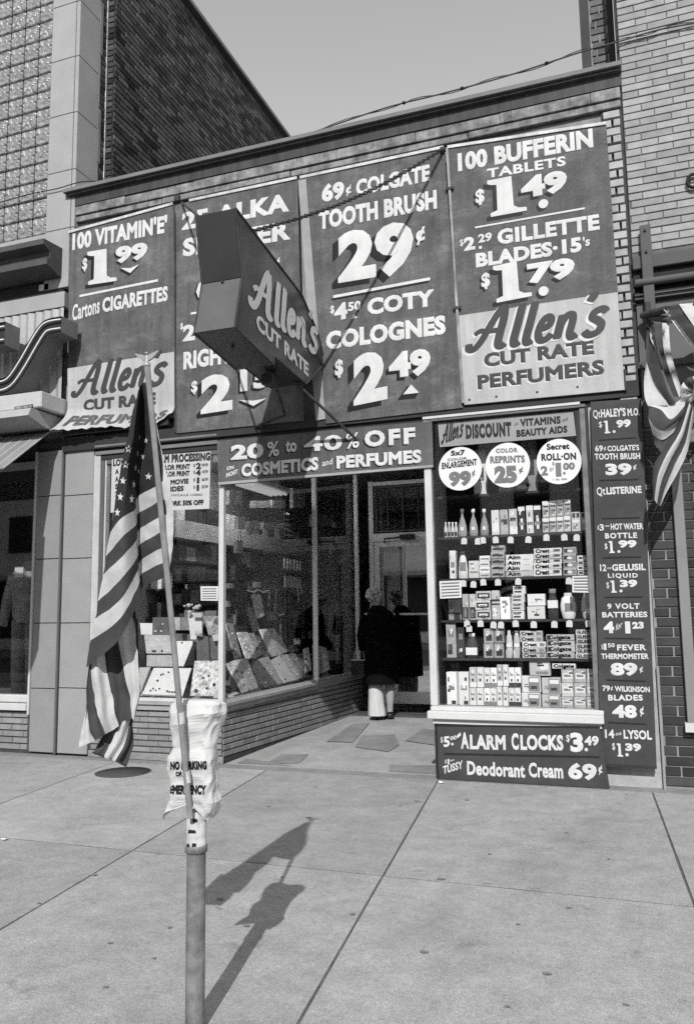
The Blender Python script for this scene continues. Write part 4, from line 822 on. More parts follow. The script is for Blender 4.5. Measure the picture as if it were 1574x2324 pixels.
# price tags hanging from shelf edges
TG = [(ZD, x, y, 1) for x, y in ((332, 1158), (446, 1160), (486, 1152), (592, 1148), (720, 1148), (870, 1145), (1018, 1128), (1165, 1125), (1272, 1128))]+[(ZD, x, y, 2) for x, y in ((326, 1512), (410, 1520), (488, 1502), (612, 1502), (785, 1496), (1208, 1490))]+[(ZE, x, y, 3) for x, y in ((355, 378), (466, 378), (578, 390), (640, 390), (758, 378), (912, 386), (1085, 384), (1210, 378), (1366, 376))]+[(ZE, 372, 420, 3)]
seen = {}
nm = {1: 'second', 2: 'third', 3: 'fourth'}
cnt = {k: sum(1 for g in TG if g[3] == k) for k in (1, 2, 3)}
big_n = ['first', 'second', 'third', 'fourth', 'fifth', 'sixth', 'seventh', 'eighth', 'ninth', 'tenth']
TG.sort(key=lambda g: (g[3], g[1]))
for fr_, x, y, i in TG:
    k = seen.get(i, 0); seen[i] = k+1; a = gz(fr_, x, y); p = Vector((a.x, GY-.03, a.z)); w, h = .026, .058; an = R.uniform(-.12, .12)
    pl = Plane((p.x, p.y, p.z), (cos(an), 0, sin(an)), (-sin(an), 0, cos(an)))
    t = MB().prism([pl.w(u, v_) for u, v_ in ((-w, -h), (w, -h), (w, -.014), (.012, 0), (-.012, 0), (-w, -.014))], (0, .002, 0)).build('price_tag', M('tag_card', .75, .7, .05), None)
    tag(t, 'white price tag, %s from the left, hanging under the %s shelf' % (big_n[k], nm[i]), 'price tag', 'price tags under the shelves')
# posters and round cards on the glass
GLY = -.022; PG = wfront(GLY)
def card(name, lab, fr, pts, mat, cat='poster', grp=None):
    q = [PG.hit(*fr(*p)) for p in pts]; c = sum(q, Vector())/len(q); t = thing(name, lab, cat, (c.x, GLY, min(p.z for p in q)), grp); MB().prism(q, (0, .004, 0)).build('card', mat, t); return t
dp = card('discount_poster', 'long pale poster about vitamins and beauty aids across the window top', ZD, [(106, 195), (1240, 96), (1264, 300), (122, 395)], M('discount_card', .26, .6, .12, 2))
script(dp, PG, ZD, (140, 360), (322, 292), 140, black_m, .17, shear=.35, proud=.003)
def K_(o, fr, t, bl, br, h, m_=black_m, b=.03, **k): T(o, PG, fr, t, bl, br, h, m_, b, proud=.003, depth=.001, **k)
K_(dp, ZD, "DISCOUNT", (342, 326), (724, 302), 118, b=.06, sp=1.15); K_(dp, ZD, "on", (748, 218), (780, 206), 30, greyink); K_(dp, ZD, "VITAMINS", (796, 222), (1136, 196), 62, b=.05, sp=1.1); K_(dp, ZD, "and", (1150, 184), (1196, 168), 30, greyink); K_(dp, ZD, "BEAUTY AIDS", (766, 310), (1192, 272), 58, b=.05, sp=1.1)
cards = []
for c_, r_, l in (((292, 576), 183, 'white round price card for enlargements at the left of the window'), ((690, 546), 189, 'white round price card for colour reprints in the middle of the window'), ((1120, 515), 191, 'white round price card for roll-on at the right of the window')):
    c0 = PG.hit(*ZD(*c_)); t = thing('round_price_card', l, 'price card', (c0.x, GLY, c0.z), 'round price cards in the window'); disc(t, PG, ZD, c_, r_, M('round_card', .62, .6, .03), False, 40, 0, 'disc', ry=r_); cards.append(t)
K_(cards[0], ZD, "5x7", (215, 470), (336, 460), 44, b=.05); K_(cards[0], ZD, "COLOR", (186, 514), (354, 498), 22, greyink, .04); K_(cards[0], ZD, "ENLARGEMENT", (140, 582), (434, 546), 54, b=.05, sp=1.1); K_(cards[0], ZD, "99", (200, 726), (388, 714), 122, greyink, .07); K_(cards[0], ZD, "¢", (392, 634), (420, 630), 50, greyink, .03)
K_(cards[1], ZD, "COLOR", (592, 446), (776, 438), 38, greyink, .04, sp=1.15); K_(cards[1], ZD, "REPRINTS", (545, 532), (836, 524), 60, greyink, .045, sp=1.1); K_(cards[1], ZD, "25", (582, 700), (772, 694), 144, greyink, .08); K_(cards[1], ZD, "¢", (786, 608), (822, 604), 46, greyink, .03)
K_(cards[2], ZD, "Secret", (1018, 420), (1210, 412), 52, b=.035); K_(cards[2], ZD, "ROLL·ON", (974, 512), (1266, 500), 60, b=.05, sp=1.1); K_(cards[2], ZD, "2", (970, 636), (1030, 632), 80, greyink, .05); K_(cards[2], ZD, "for", (1040, 606), (1076, 590), 36, greyink, .02, shear=.2); K_(cards[2], ZD, "$", (1064, 548), (1084, 547), 28, greyink, .02)
big_one(cards[2], PG, ZD, (1096, 642), (1142, 640), (1094, 528), greyink, False, True); disc(cards[2], PG, ZD, (1166, 614), 11, greyink, False); K_(cards[2], ZD, "00", (1156, 588), (1256, 582), 60, greyink, .06); K_(cards[2], ZD, "1 oz. size", (1074, 676), (1186, 670), 20, greyink, .02)
for fr_, pts, l in ((ZE, [(118, 52), (302, 44), (304, 190), (124, 198)], 'small lettered notice taped low at the left of the toiletries window'), (ZD, [(1232, 1478), (1420, 1472), (1422, 1618), (1232, 1614)], 'small price list taped at the right of the toiletries window')):
    t = card('window_notice', l, fr_, pts, M('notice_card', .55, .6, .05), 'notice'); q = pts; nn = 5
    for k in range(nn):
        f = (k+.9)/(nn+.6); a = (q[0][0]+(q[3][0]-q[0][0])*f+14, q[0][1]+(q[3][1]-q[0][1])*f); b_ = (q[1][0]+(q[2][0]-q[1][0])*f-16, q[1][1]+(q[2][1]-q[1][1])*f); rule(t, PG, fr_, a, b_, 9, greyink, .0025)
# film poster behind the flag
fp = card('film_poster', 'white film processing price poster hung behind the flag', ZP, [(335, 300), (1222, 236), (1208, 752), (322, 788)], poster_m)
K_(fp, ZP, "LOW", (346, 370), (470, 362), 60, b=.05); K_(fp, ZP, "FILM PROCESSING", (735, 345), (1218, 318), 72, b=.06, sp=1.1)
for k, (s_, x, p_, pc, y) in enumerate((("COLOR PRINT", 745, "2", "99", 408), ("COLOR PRINT", 760, "4", "49", 468), ("MOVIE", 862, "1", "69", 538), ("SLIDES", 800, "1", "59", 604))):
    K_(fp, ZP, s_, (x, y), ((1036, 1034, 1024, 980)[k], y-12), 46, b=.04); K_(fp, ZP, "$", (1068, y-32), (1082, y-34), 26, b=.02); K_(fp, ZP, p_, ((1090, 1088, 1098, 1096)[k], y-12), ((1136, 1132, 1120, 1118)[k], y-14), 54, b=.05); K_(fp, ZP, pc, (1140, y-34), (1200, y-38), 28, greyink, .04)
for k, s_ in enumerate("AAS2"): K_(fp, ZP, s_, (365, 442+67*k), (398-4*k, 440+67*k), 46, b=.04)
K_(fp, ZP, "CHEMICALS USED", (780, 642), (1150, 634), 18, greyink, .02); K_(fp, ZP, "WORK 50% OFF", (800, 730), (1158, 718), 46, b=.045)
nt = card('window_notice', 'small lettered notice taped beside the corner post of the jewellery window', ZP, [(1130, 1450), (1290, 1450), (1286, 1580), (1132, 1578)], M('notice_card', .58), 'notice')
for k in range(5): rule(nt, PG, ZP, (1146, 1476+22*k), (1274, 1474+22*k), 7, greyink, .0025)

# ================================================================== LEFT NEIGHBOUR
lb = thing('glass_block_building', 'tall neighbour with glass block front, pale stone edge and dark brick side wall', 'building', (-7, 0, 0))
EX = -5.60
box('front_wall', mortar_l, lb, -9.2, .06, 3.0, EX-.01, .4, 10.2)
wcol = .212; x_r = -5.99
bx = MB(); hx, hz, d = .1, .1, .045
me = None
hb = .2215; wb = .2075
for i in range(9):
    for j in range(22):
        xa, xb = x_r-wb*(i+1), x_r-wb*i; za = 5.70+hb*j
        if me is None:
            m = MB().box(-wb/2+.006, -.04, -hb/2+.006, wb/2-.006, .05, hb/2-.006, .012); o = m.build('glass_block', gblock, lb); me = o.data
            for q in me.vertices: q.co += ORG[lb.name]
        else: o = bpy.data.objects.new('glass_block', me); C.objects.link(o); o.parent = lb
        o.location = Vector(((xa+xb)/2, .0, za+hb/2))-ORG[lb.name]; o.rotation_euler = (0, R.choice((0, 0, pi)), 0)
# stone pilaster courses
zc = 5.02
while zc < 10.1:
    h = .69; box('stone_panel', stone_m, lb, -5.985, -.06, zc+.003, EX-.055, .35, min(zc+h, 10.15)-.003, .004); box('stone_panel', stone_m, lb, EX-.05, -.055, zc+.003, EX, .3, min(zc+h, 10.15)-.003, .004); zc += h
box('stone_lintel', stone_m, lb, -9.2, -.055, 5.50, -5.99, .055, 5.695, .004)
# dark cornice with mouldings
prof = [(-.10, 5.14), (-.30, 5.20), (-.30, 5.27), (-.24, 5.29), (-.26, 5.36), (-.36, 5.40), (-.36, 5.46), (-.05, 5.48), (-.05, 5.14)]
MB().prism([(-9.2, a, b) for a, b in prof], (9.2-5.745, 0, 0)).build('cornice', M('dark_moulding', .07, .55, .2, 5, .1), lb)
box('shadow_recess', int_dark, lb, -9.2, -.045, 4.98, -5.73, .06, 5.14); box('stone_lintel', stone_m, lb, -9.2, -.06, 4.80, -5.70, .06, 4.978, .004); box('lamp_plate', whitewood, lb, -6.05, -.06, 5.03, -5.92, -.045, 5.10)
# corrugated sheet behind the sign letters
cg = MB(); v = []; N = 120
for k in range(N+1):
    x = -9.0+(9.0-5.71)*k/N; y = -.05+.012*sin(k*pi/2); v += [(x, y, 3.6), (x, y, 4.79)]
cg.add(v, [(2*k, 2*k+2, 2*k+3, 2*k+1) for k in range(N)]); cg.build('corrugated_sheet', M('corrugated_sheet', .30, .45, .08, 3, .06, 0, .5, streak=.15), lb)
# tiled pier and shop front
zz = [0.02, .67, 1.347, 2.025, 2.705, 3.2]
box('pier_core', mortar_d, lb, -6.02, .005, 0, -5.68, .3, 3.3)
for a, b in zip(zz, zz[1:]): box('tile', tile_n, lb, -6.005, -.03, a+.004, -5.685, .003, b-.004, .004)
box('edge_strip', alum, lb, -6.03, -.045, .4, -6.008, .0, 3.2); 
box('sign_box', M('brushed_sign_metal', .42, .3, .08, 4, .05, 0, .6), lb, -9.2, -.46, 3.56, -5.62, -.03, 3.735, .012)
MB().prism([(-9.2, -.52, 3.545), (-9.2, -.03, 3.545), (-9.2, -.03, 3.40), (-9.2, -.3, 3.38), (-9.2, -.56, 3.46)], (9.2-5.69, 0, 0)).build('hood', M('hood_metal', .33, .4, .1, 4), lb)
PBX = wfront(-.46); pl_ = ZL
MB().prism([PBX.hit(*ZL(*q)) for q in ((140, 1690), (310, 1665), (310, 1700), (142, 1718))], (0, -.004, 0)).build('maker_plate', black_m, lb); T(lb, PBX, ZL, "HARLEY SIGN CO", (150, 1712), (302, 1694), 20, alum, .03, proud=.006)
box('transom', dark_m, lb, -9.2, -.0, 2.9, -6.03, .1, 3.46)
box('window_head', M('pale_slats', .3), lb, -9.2, -.03, 3.02, -6.03, .02, 3.10)
box('window_rail', alum, lb, -9.2, -.05, .52, -6.03, .06, .60, .01); box('window_rail', alum, lb, -9.2, -.07, .44, -6.03, .06, .515, .006)
box('pane', glass_w, lb, -9.2, .01, .60, -6.03, .016, 3.0)
box('brick_core', mortar_d, lb, -9.2, .0, 0, -6.03, .2, .44); lay(lb, (-9.2, 0, 0), (1, 0, 0), (0, -1, 0), 1.2, 3.16, .03, .43, .066, .27, .011, brick_mid, .015)
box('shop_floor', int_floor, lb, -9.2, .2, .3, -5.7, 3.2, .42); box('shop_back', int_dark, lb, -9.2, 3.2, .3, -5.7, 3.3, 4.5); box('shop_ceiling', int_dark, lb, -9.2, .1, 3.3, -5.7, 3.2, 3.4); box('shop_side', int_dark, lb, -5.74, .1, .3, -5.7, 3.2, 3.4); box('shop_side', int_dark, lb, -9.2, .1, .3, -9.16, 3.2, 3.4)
# side wall of dark brick above the store roof, quoins, corner strip
box('side_wall', mortar_p, lb, -6.3, .45, 5.0, -5.50, 12, 10.05); box('side_wall', mortar_p, lb, -5.98, .36, 5.0, EX-.012, .45, 10.05); box('coping', flash_m, lb, -6.35, .4, 10.06, -5.43, 12, 10.12)
for k in range(8):
    z0 = 5.3+.69*k; box('quoin', stone_g, lb, EX-.2, .303, z0, EX+.004, .33 if k % 2 else .36, z0+.685, .003)
zz_ = 5.3
ORG_ = Vector()
lay(lb, (EX-.012, .30, 0), (0, 1, 0), (1, 0, 0), .03, .15, 5.9, 10.0, .0735, .2, .009, brick_dark, .012, limit=60)
lay(lb, (-5.60, .45, 0), (1, 0, 0), (0, -1, 0), .005, .10, 5.9, 10.0, .0735, .2, .010, brick_dark, .012, limit=60)
lay(lb, (-5.50, .45, 0), (0, 1, 0), (1, 0, 0), .0, 9.5, 6.0, 10.0, .0735, .205, .010, brick_dark, .012, limit=180, skip=lambda a, z: z < 6.0+.0*a, jit=.003)
box('corner_pointing', M('lime_pointing', .6), lb, -5.607, .435, 5.9, -5.595, .448, 10.0)
# neon sign letters on their own
def channel(name, lab, path, wdt, y0, y1, cat='sign letter'):
    """hollow channel letter along a front path (survey coords on plane y0) with dark face and neon tubes"""
    pl = wfront(y0); pts = [Vector((*pl.uv(pl.hit(*p)), 0)) for p in path]; pts = spline(pts, 4); L, Q = [], []
    for j, p in enumerate(pts):
        t = (pts[min(j+1, len(pts)-1)]-pts[max(j-1, 0)]).normalized(); nn = Vector((-t.y, t.x, 0)); L.append(p+nn*wdt/2); Q.append(p-nn*wdt/2)
    t = thing(name, lab, cat, (pts[0].x, y0, pts[0].y), 'neon sign letters on the corrugated sheet'); n = len(pts)
    P3 = lambda q, y: Vector((q.x, y, q.y))
    m = MB(); v = [P3(q, y0) for q in L]+[P3(q, y0) for q in Q]+[P3(q, y1) for q in L]+[P3(q, y1) for q in Q]; f = []
    for j in range(n-1): f += [(j, j+1, 2*n+j+1, 2*n+j), (n+j+1, n+j, 3*n+j, 3*n+j+1), (2*n+j, 2*n+j+1, 3*n+j+1, 3*n+j)]
    f += [(0, n, 3*n, 2*n), (n-1, 3*n-1, 4*n-1, 2*n-1)]; m.add(v, f); m.build('casing', M('letter_casing', .16, .45, .15, 4), t)
    MB().add([P3(q, y0+.02) for q in L]+[P3(q, y0+.02) for q in Q], [(j, j+1, n+j+1, n+j) for j in range(n-1)]).build('face', M('letter_face', .03, .4, .1, 4), t)
    mid = lambda k: [P3(a.lerp(b, k), y0-.012) for a, b in zip(L, Q)]
    tube('neon_tube', neon_m, t, mid(.22), .009, 6); tube('neon_tube', neon_m, t, mid(.78), .009, 6)
channel('neon_letter', 'long neon sign letter sweeping up to a flat top beside the price panel', [(-60, 880), (-10, 878), (22, 868), (50, 830), (80, 778), (98, 750), (112, 740), (140, 735)], .17, -.42, -.16)
channel('neon_letter', 'square neon sign letter cut off by the left picture edge', [(-60, 762), (-30, 762), (12, 756)], .26, -.42, -.2)
# awning of the neighbour
aw = thing('shop_awning', 'pale slatted awning slanting down over the neighbouring window', 'awning', (-7, -.3, 2.6))
a, b, c = at(105, 978, -.12), at(20, 1068, -.75), at(-60, 1078, -.75)
A0, B0 = Vector((-5.74, -.12, 3.40)), Vector((-5.76, -.82, 2.84))
for k in range(22):
    x = -.13*k; p, q = A0+Vector((x, 0, 0)), B0+Vector((x, 0, 0)); w = Vector((-.121, 0, 0)); MB().prism([p, q, q+w, p+w], (0, -.004, .016)).build('slat', M('awning_slat', .20, .6, .1, 4, rnd=.12), aw)
    tube('rib', M('awning_rib', .34, .5, .1, 4), aw, [p+Vector((.004, -.006, .012)), q+Vector((.004, -.006, .012))], .009, 5)
# a flag hung further along the neighbour's front, throwing its shade on the tiled pier
hf = thing('hanging_flag', 'long dark flag hanging from a pole on the neighbouring front, beyond the left picture edge', 'flag', (-6.3, -1.6, 4.6))
tube('pole', staff_m, hf, [(-6.3, -.05, 3.3), (-6.3, -1.9, 3.55)], .016)
hv = []
for i in range(9):
    for j in range(15):
        f, g = i/8, j/14; xr = -5.565-.03*g-.12*max(0, g-.8)/.2; hv.append((-6.7+(xr+6.7)*f, -1.6+.05*sin(f*9+g*2), 3.45-g*1.45+.05*sin(f*7)))
MB().add(hv, [(i*15+j, i*15+j+1, (i+1)*15+j+1, (i+1)*15+j) for i in range(8) for j in range(14)], True).build('cloth', cl_r, hf)
# display form in the neighbour's window
df = thing('dress_form', 'display form wearing pale jacket and trousers behind the neighbouring window', 'dress form', (-6.5, .45, .42)); X, Y = -6.50, .45
MB().lathe((X, Y, 1.35), [(.17, 0), (.19, .1), (.2, .3), (.22, .5), (.2, .58), (.08, .62), (.06, .7)], 14, 1.05, .6).build('jacket', M('jacket_cloth', .24, .9, .3, 12, .1), df)
for s in (-1, 1): tube('sleeve', M('jacket_cloth', .24), df, [(X+.2*s, Y, 1.88), (X+.27*s, Y-.02, 1.6), (X+.25*s, Y-.1, 1.32)], [.07, .065, .05]); tube('trouser_leg', M('slacks_cloth', .17, .9, .2, 10), df, [(X+.09*s, Y, 1.38), (X+.1*s, Y, .9), (X+.1*s, Y, .44)], [.1, .085, .07])
box('collar', whitewood, df, X-.06, Y-.16, 1.86, X+.06, Y-.12, 1.98)
for k, (x, y, l) in enumerate(((-6.35, .4, 'folded dark cloth on the neighbouring window floor'), (-6.8, .45, 'folded grey cloth on the neighbouring window floor'))):
    o = MB().ball((x, y, .47), .17, 1.2, .8, .35, 2, .4).build('folded_cloth', M('cloth_%d' % k, .05+.09*k, .9, .3, 14), None); tag(o, l, 'cloth')

# ================================================================== RIGHT NEIGHBOUR
rb = thing('painted_brick_building', 'tall grey painted brick building with dark storefront at the right edge', 'building', (1, 0, 0))
BXR = XR0+.012
box('front_wall', M('painted_mortar', .12, .9, .2, 9), rb, BXR, -.008, 4.38, 2.4, .3, 8.5)
lay(rb, (BXR, -.008, 0), (1, 0, 0), (0, -1, 0), .0, 2.2, 4.42, 7.6, .0672, .255, .0042, brick_light, .009, limit=300, half=.48, jit=.0025)
# chimney-like return of old brick behind the cornice
cn = thing('old_brick_stack', 'narrow dark old brick stack standing on the roof edge against the sky', 'chimney', (0, .5, 5.9)); box('core', mortar_l, cn, -.16, .515, 5.3, BXR-.02, .8, 8.3)
lay(cn, (-.075, .515, 0), (1, 0, 0), (0, -1, 0), .0, .16, 6.0, 8.2, .0745, .145, .011, M('old_brick', .13, .9, .3, 9, .15, .3, .2, rnd=.3), .012)
box('tar_edge', dark_m, cn, -.165, .49, 5.6, -.08, .515, 8.3); box('tar_edge', dark_m, cn, .085, .49, 5.6, BXR-.02, .515, 8.3)
# storefront head: beam, slot, roller
FH = M('storefront_paint', .085, .7, .12, 4, .06)
box('fascia_beam', FH, rb, BXR+.0, -.05, 4.26, 2.4, .0, 4.375, .006); box('backing', int_dark, rb, BXR, .051, 2.9, 2.4, .09, 4.45); box('gap_fill', mortar_d, rb, XR0-.004, .019, 0, BXR+.006, .3, 8.4); box('slot', int_dark, rb, BXR, .0, 4.13, 2.4, .05, 4.26)
tube('awning_roller', FH, rb, [(BXR+.01, -.09, 4.12), (2.4, -.09, 4.12)], .032, 12)
for z in (4.02, 3.985): box('thin_rail', FH, rb, BXR, -.07, z, 2.4, -.045, z+.011)
box('head_panel', M('head_panel', .105, .6, .14, 2), rb, BXR+.01, -.02, 2.9, 2.4, .02, 3.965); box('head_trim', FH, rb, BXR, -.045, 3.40, 2.4, -.02, 3.45)
box('upright', FH, rb, at(1455, 600, -.1).x, -.10, 3.62, at(1455, 600, -.1).x+.085, -.055, 4.62, .004)
for z in (4.56, 4.37): box('bolt', iron_m, rb, at(1462, 575, -.1).x, -.115, z, at(1462, 575, -.1).x+.02, -.10, z+.02)
# dark glazed brick pier, post, shop window
box('pier_core', mortar_l, rb, XR0+.004, .01, 0, .52, .3, 2.9)
lay(rb, (XR0+.008, .01, 0), (1, 0, 0), (0, -1, 0), .0, .5, .02, 2.88, .0775, .235, .010, brick_blk, .013, limit=90)
box('pier_edge', M('edge_metal', .25, .5, .1, 5), rb, XR0+.0, -.045, 0, XR0+.02, .0, .95)
xa, xb = at(1536, 1300, -.05).x, at(1560, 1300, -.05).x; box('storefront_post', M('grey_post', .20, .5, .08, 4, .05), rb, xa, -.07, .5, xb, .0, 3.0, .004); box('post_foot', alum, rb, xa-.02, -.08, .45, xb+.6, .02, .52)
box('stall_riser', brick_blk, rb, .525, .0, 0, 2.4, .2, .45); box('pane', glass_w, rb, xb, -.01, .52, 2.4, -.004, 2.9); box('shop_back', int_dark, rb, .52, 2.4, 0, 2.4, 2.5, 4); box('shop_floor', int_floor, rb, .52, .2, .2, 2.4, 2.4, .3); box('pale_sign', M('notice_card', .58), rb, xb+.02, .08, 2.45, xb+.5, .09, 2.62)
wr = MB(); wr.tube([at(1572, 640-230, -.05)+Vector((.05*cos(t), 0, .06*sin(t))) for t in [2*pi*k/10 for k in range(11)]], .014, 6, caps=False); wr.build('cable_ring', wire_m, rb)
# bunting
YB = -.38; PBU = wfront(YB)
bu = thing('striped_bunting', 'striped flag bunting gathered in a drooping knot over the right shopfront', 'bunting', tuple(at(1480, 700, YB)))
def ruled(name, lines, mats, Y0, amp=.03, ph=0, n=14, parent=None, frm=ZW):
    for k in range(len(lines)-1):
        cols = []
        for a, ln in enumerate((lines[k], lines[k+1])):
            pts = spline([(x, y, 0) for x, y in ln], 5); cols.append(pts)
        N = min(len(cols[0]), len(cols[1])); nb = 5
        v = []
        for j in range(n+1):
            f = j/n; A = cols[0][min(int(f*(len(cols[0])-1)), len(cols[0])-1)]; B = cols[1][min(int(f*(len(cols[1])-1)), len(cols[1])-1)]
            for i in range(nb+1):
                g = i/nb; q = A.lerp(B, g); yy = Y0+amp*sin((k+g)*1.9+ph+f*1.3)+amp*.5*sin(f*5+k); v.append(at(*frm(q.x, q.y), yy))
        MB().add(v, [(j*(nb+1)+i, j*(nb+1)+i+1, (j+1)*(nb+1)+i+1, (j+1)*(nb+1)+i) for j in range(n) for i in range(nb)], True).build(name, mats[k % len(mats)], parent)
ruled('stripe', [[(672, 640), (800, 815), (1000, 1060)], [(700, 630), (815, 795), (1000, 1030)], [(800, 612), (900, 760), (1000, 890)], [(905, 605), (960, 680), (1020, 760)], [(1000, 600), (1020, 640), (1060, 680)]], [cl_w, cl_r, cl_w, cl_r], YB-.03, parent=bu)
ruled('stripe', [[(550, 745), (546, 900), (545, 1070)], [(578, 790), (577, 870), (612, 965)], [(600, 770), (640, 1000), (760, 1330)], [(670, 760), (690, 1000), (800, 1330)], [(722, 760), (742, 1000), (842, 1335)]], [cl_r, cl_r, cl_r, cl_w], YB, parent=bu)
ruled('stripe', [[(578, 790), (577, 870), (612, 950)], [(590, 830), (600, 900), (614, 952)]], [cl_w], YB-.035, parent=bu)
ruled('stripe', [[(548, 1062), (530, 1200), (535, 1330), (562, 1402)], [(552, 1066), (600, 1200), (680, 1330), (722, 1396)], [(612, 960), (680, 1170), (720, 1290), (780, 1380)]], [cl_w, cl_r], YB-.02, parent=bu)
ruled('stripe', [[(562, 1398), (650, 1392), (740, 1392), (850, 1330)], [(575, 1402), (660, 1430), (740, 1505), (845, 1400)], [(562, 1490), (620, 1570), (690, 1588), (840, 1480)], [(600, 1625), (645, 1658), (705, 1650), (835, 1530)], [(610, 1700), (642, 1730), (690, 1722), (830, 1560)]], [cl_w, cl_r, cl_w, cl_r], YB-.05, ph=1, parent=bu)
ruled('stripe', [[(862, 1345), (780, 1560), (690, 1725), (600, 1880), (600, 2120)], [(880, 1370), (810, 1600), (715, 1760), (640, 1930), (612, 2130)], [(895, 1400), (830, 1640), (745, 1800), (665, 1985), (630, 2160)], [(905, 1430), (850, 1690), (770, 1850), (690, 2040), (650, 2180)], [(915, 1450), (870, 1740), (800, 1900), (705, 2070), (660, 2170)]], [cl_r, cl_w, cl_r, cl_w], YB-.07, ph=2, parent=bu)
kc = at(*ZW(925, 1290), YB-.06)
for k in range(7):
    t = 2*pi*k/7+.3; v = []
    for j in range(7):
        for i in range(6): f, g = j/6, (i/5-.5)*1.25; rr_ = .02+.085*f; v.append(kc+Vector((rr_*cos(t+g*f), -.035*sin(pi*f)-.02*sin(g*5+k), rr_*1.15*sin(t+g*f))))
    MB().add(v, [(j*6+i, j*6+i+1, (j+1)*6+i+1, (j+1)*6+i) for j in range(6) for i in range(5)], True).build('ruffle', (cl_w, cl_w, cl_r)[k % 3], bu)
rd = thing('bunting_rod', 'iron rod and clamp on the dark upright carrying the bunting', 'bracket', tuple(at(1478, 705, -.2))); a = at(*ZW(560, 690), -.12); tube('rod', iron_m, rd, [a+Vector((-.04, .02, 0)), at(*ZW(700, 655), YB)], .03); tube('clamp', iron_m, rd, [a+Vector((0, 0, .1)), a+Vector((0, 0, -.1))], .022); tube('rod', FH, rd, [at(*ZW(585, 715), -.15), at(*ZW(740, 735), YB)], .028)

# wires against the sky
wt = thing('overhead_cable', 'twisted cable with clips rising from the store cornice to the brick building', 'cable', tuple(at(640, 325, .1)))
cp = [at(*p, y) for p, y in (((560, 345), .3), ((700, 303), .2), ((870, 246), .05), ((1000, 213), -.05), ((1150, 172), -.1), ((1320, 117), -.08), ((1400, 95), -.05), ((1500, 66), -.05), ((1640, 42), -.05))]; sp_ = spline(cp, 6)
tube('cable', M('weathered_cable', .07, .6), wt, sp_, .007, 6); tube('cable', wire_m, wt, [p+Vector((0, 0, .02*sin(k*.9))) for k, p in enumerate(sp_)], .004, 5)
for k in (14, 20, 27): MB().ball(tuple(sp_[k]), .02, sub=1).build('clip', wire_m, wt)
w2 = thing('thin_wire', 'thin loose wire crossing the stone edge of the glass block building', 'wire', tuple(at(20, 440, -.1))); tube('wire', wire_m, w2, spline([at(*p, -.09) for p in ((-10, 462), (70, 440), (130, 428), (190, 412), (262, 413))], 5), .006, 5)

# ================================================================== POST, METER BAG, FLAG
PYY = -4.345; px0 = -1.50
post = thing('meter_post', 'worn grey steel parking meter post standing at the kerb in front', 'post', (px0, PYY, 0))
tube('pipe', galv, post, [(px0, PYY, 0), (px0, PYY, .62)], .0335, 20)
tp_ = MB(); prof = [(.034+.003*R.random(), z) for z in [.605+.012*k for k in range(11)]]; tp_.lathe((px0, PYY, 0), prof, 20); tp_.build('tape_wrap', tape_m, post)
MB().lathe((px0, PYY, 0), [(.036, .585), (.040, .588), (.040, .603), (.0385, .607), (.036, .61)], 18).build('collar', galv, post)
for a, z, w in ((-1.9, .615, .014), (-1.25, .618, .014), (-1.5, .662, .028), (-1.2, .700, .016)):
    MB().lathe((px0, PYY, z), [(.0345, -.006), (.0385, -.006), (.0385, .006), (.0345, .006)], 18).v
    q = [(px0+.0392*cos(a+dx), PYY+.0392*sin(a+dx), z+dz) for dx, dz in ((-w*14, -.006), (w*14, -.004), (w*13, .006), (-w*12, .007))]; MB().quad(*q).build('tape_mark', black_m, post)
# bag over the meter head
bag = thing('meter_bag', 'crumpled white paper bag lettered no parking tied over the meter head', 'paper bag', (px0, PYY, .7))
SEC = [(.716, .135, .065, .055), (.735, .118, .088, .055), (.765, .092, .098, .052), (.80, .093, .083, .050), (.835, .097, .082, .052), (.87, .105, .082, .054), (.91, .106, .078, .056), (.945, .088, .072, .050), (.985, .098, .080, .056), (1.03, .114, .092, .060), (1.07, .113, .104, .060), (1.098, .098, .102, .052), (1.112, .06, .085, .030), (1.114, .0, .05, .010)]
NS = 48; bv = []
zs_ = []
for s0, s1 in zip(SEC, SEC[1:]):
    for k in range(4): zs_.append(tuple(a+(b-a)*k/4 for a, b in zip(s0, s1)))
zs_.append(SEC[-1])
for i, (z, l, r_, d) in enumerate(zs_):
    for k in range(NS):
        t = 2*pi*k/NS; c_, s_ = cos(t), sin(t); e = .32; x = (abs(c_)**e)*(1 if c_ > 0 else -1); y = (abs(s_)**.8)*(1 if s_ > 0 else -1)
        X = px0+((r_ if x > 0 else -l)*abs(x))*.97; Y = PYY+d*y
        q = Vector((X*13, Y*13, z*9)); cr = mnoise.noise(q)*.012+(.5-abs(mnoise.noise(q*.9+Vector((4, 1, 2)))))*.022+(.4-abs(mnoise.noise(q*2.2+Vector((1, 7, 2)))))*.012-.012
        hem = max(0, (.77-z)/.07); Zz = z-hem*(.028*abs(x)**4-.06*(1-abs(x)))*(1 if y < 0 else .6)+hem*.012*mnoise.noise(Vector((t*2, 0, 1)))
        bv.append(Vector((X+c_*cr, Y+s_*cr, Zz)))
n_ = len(zs_); bf = [(i*NS+k, i*NS+(k+1) % NS, (i+1)*NS+(k+1) % NS, (i+1)*NS+k) for i in range(n_-1) for k in range(NS)]+[tuple((n_-1)*NS+k for k in range(NS))]
bb = MB(); bb.add(bv, bf, False); bo = bb.build('bag', bag_m, bag)
tree = BVHTree.FromPolygons([p for p in bv], bf)
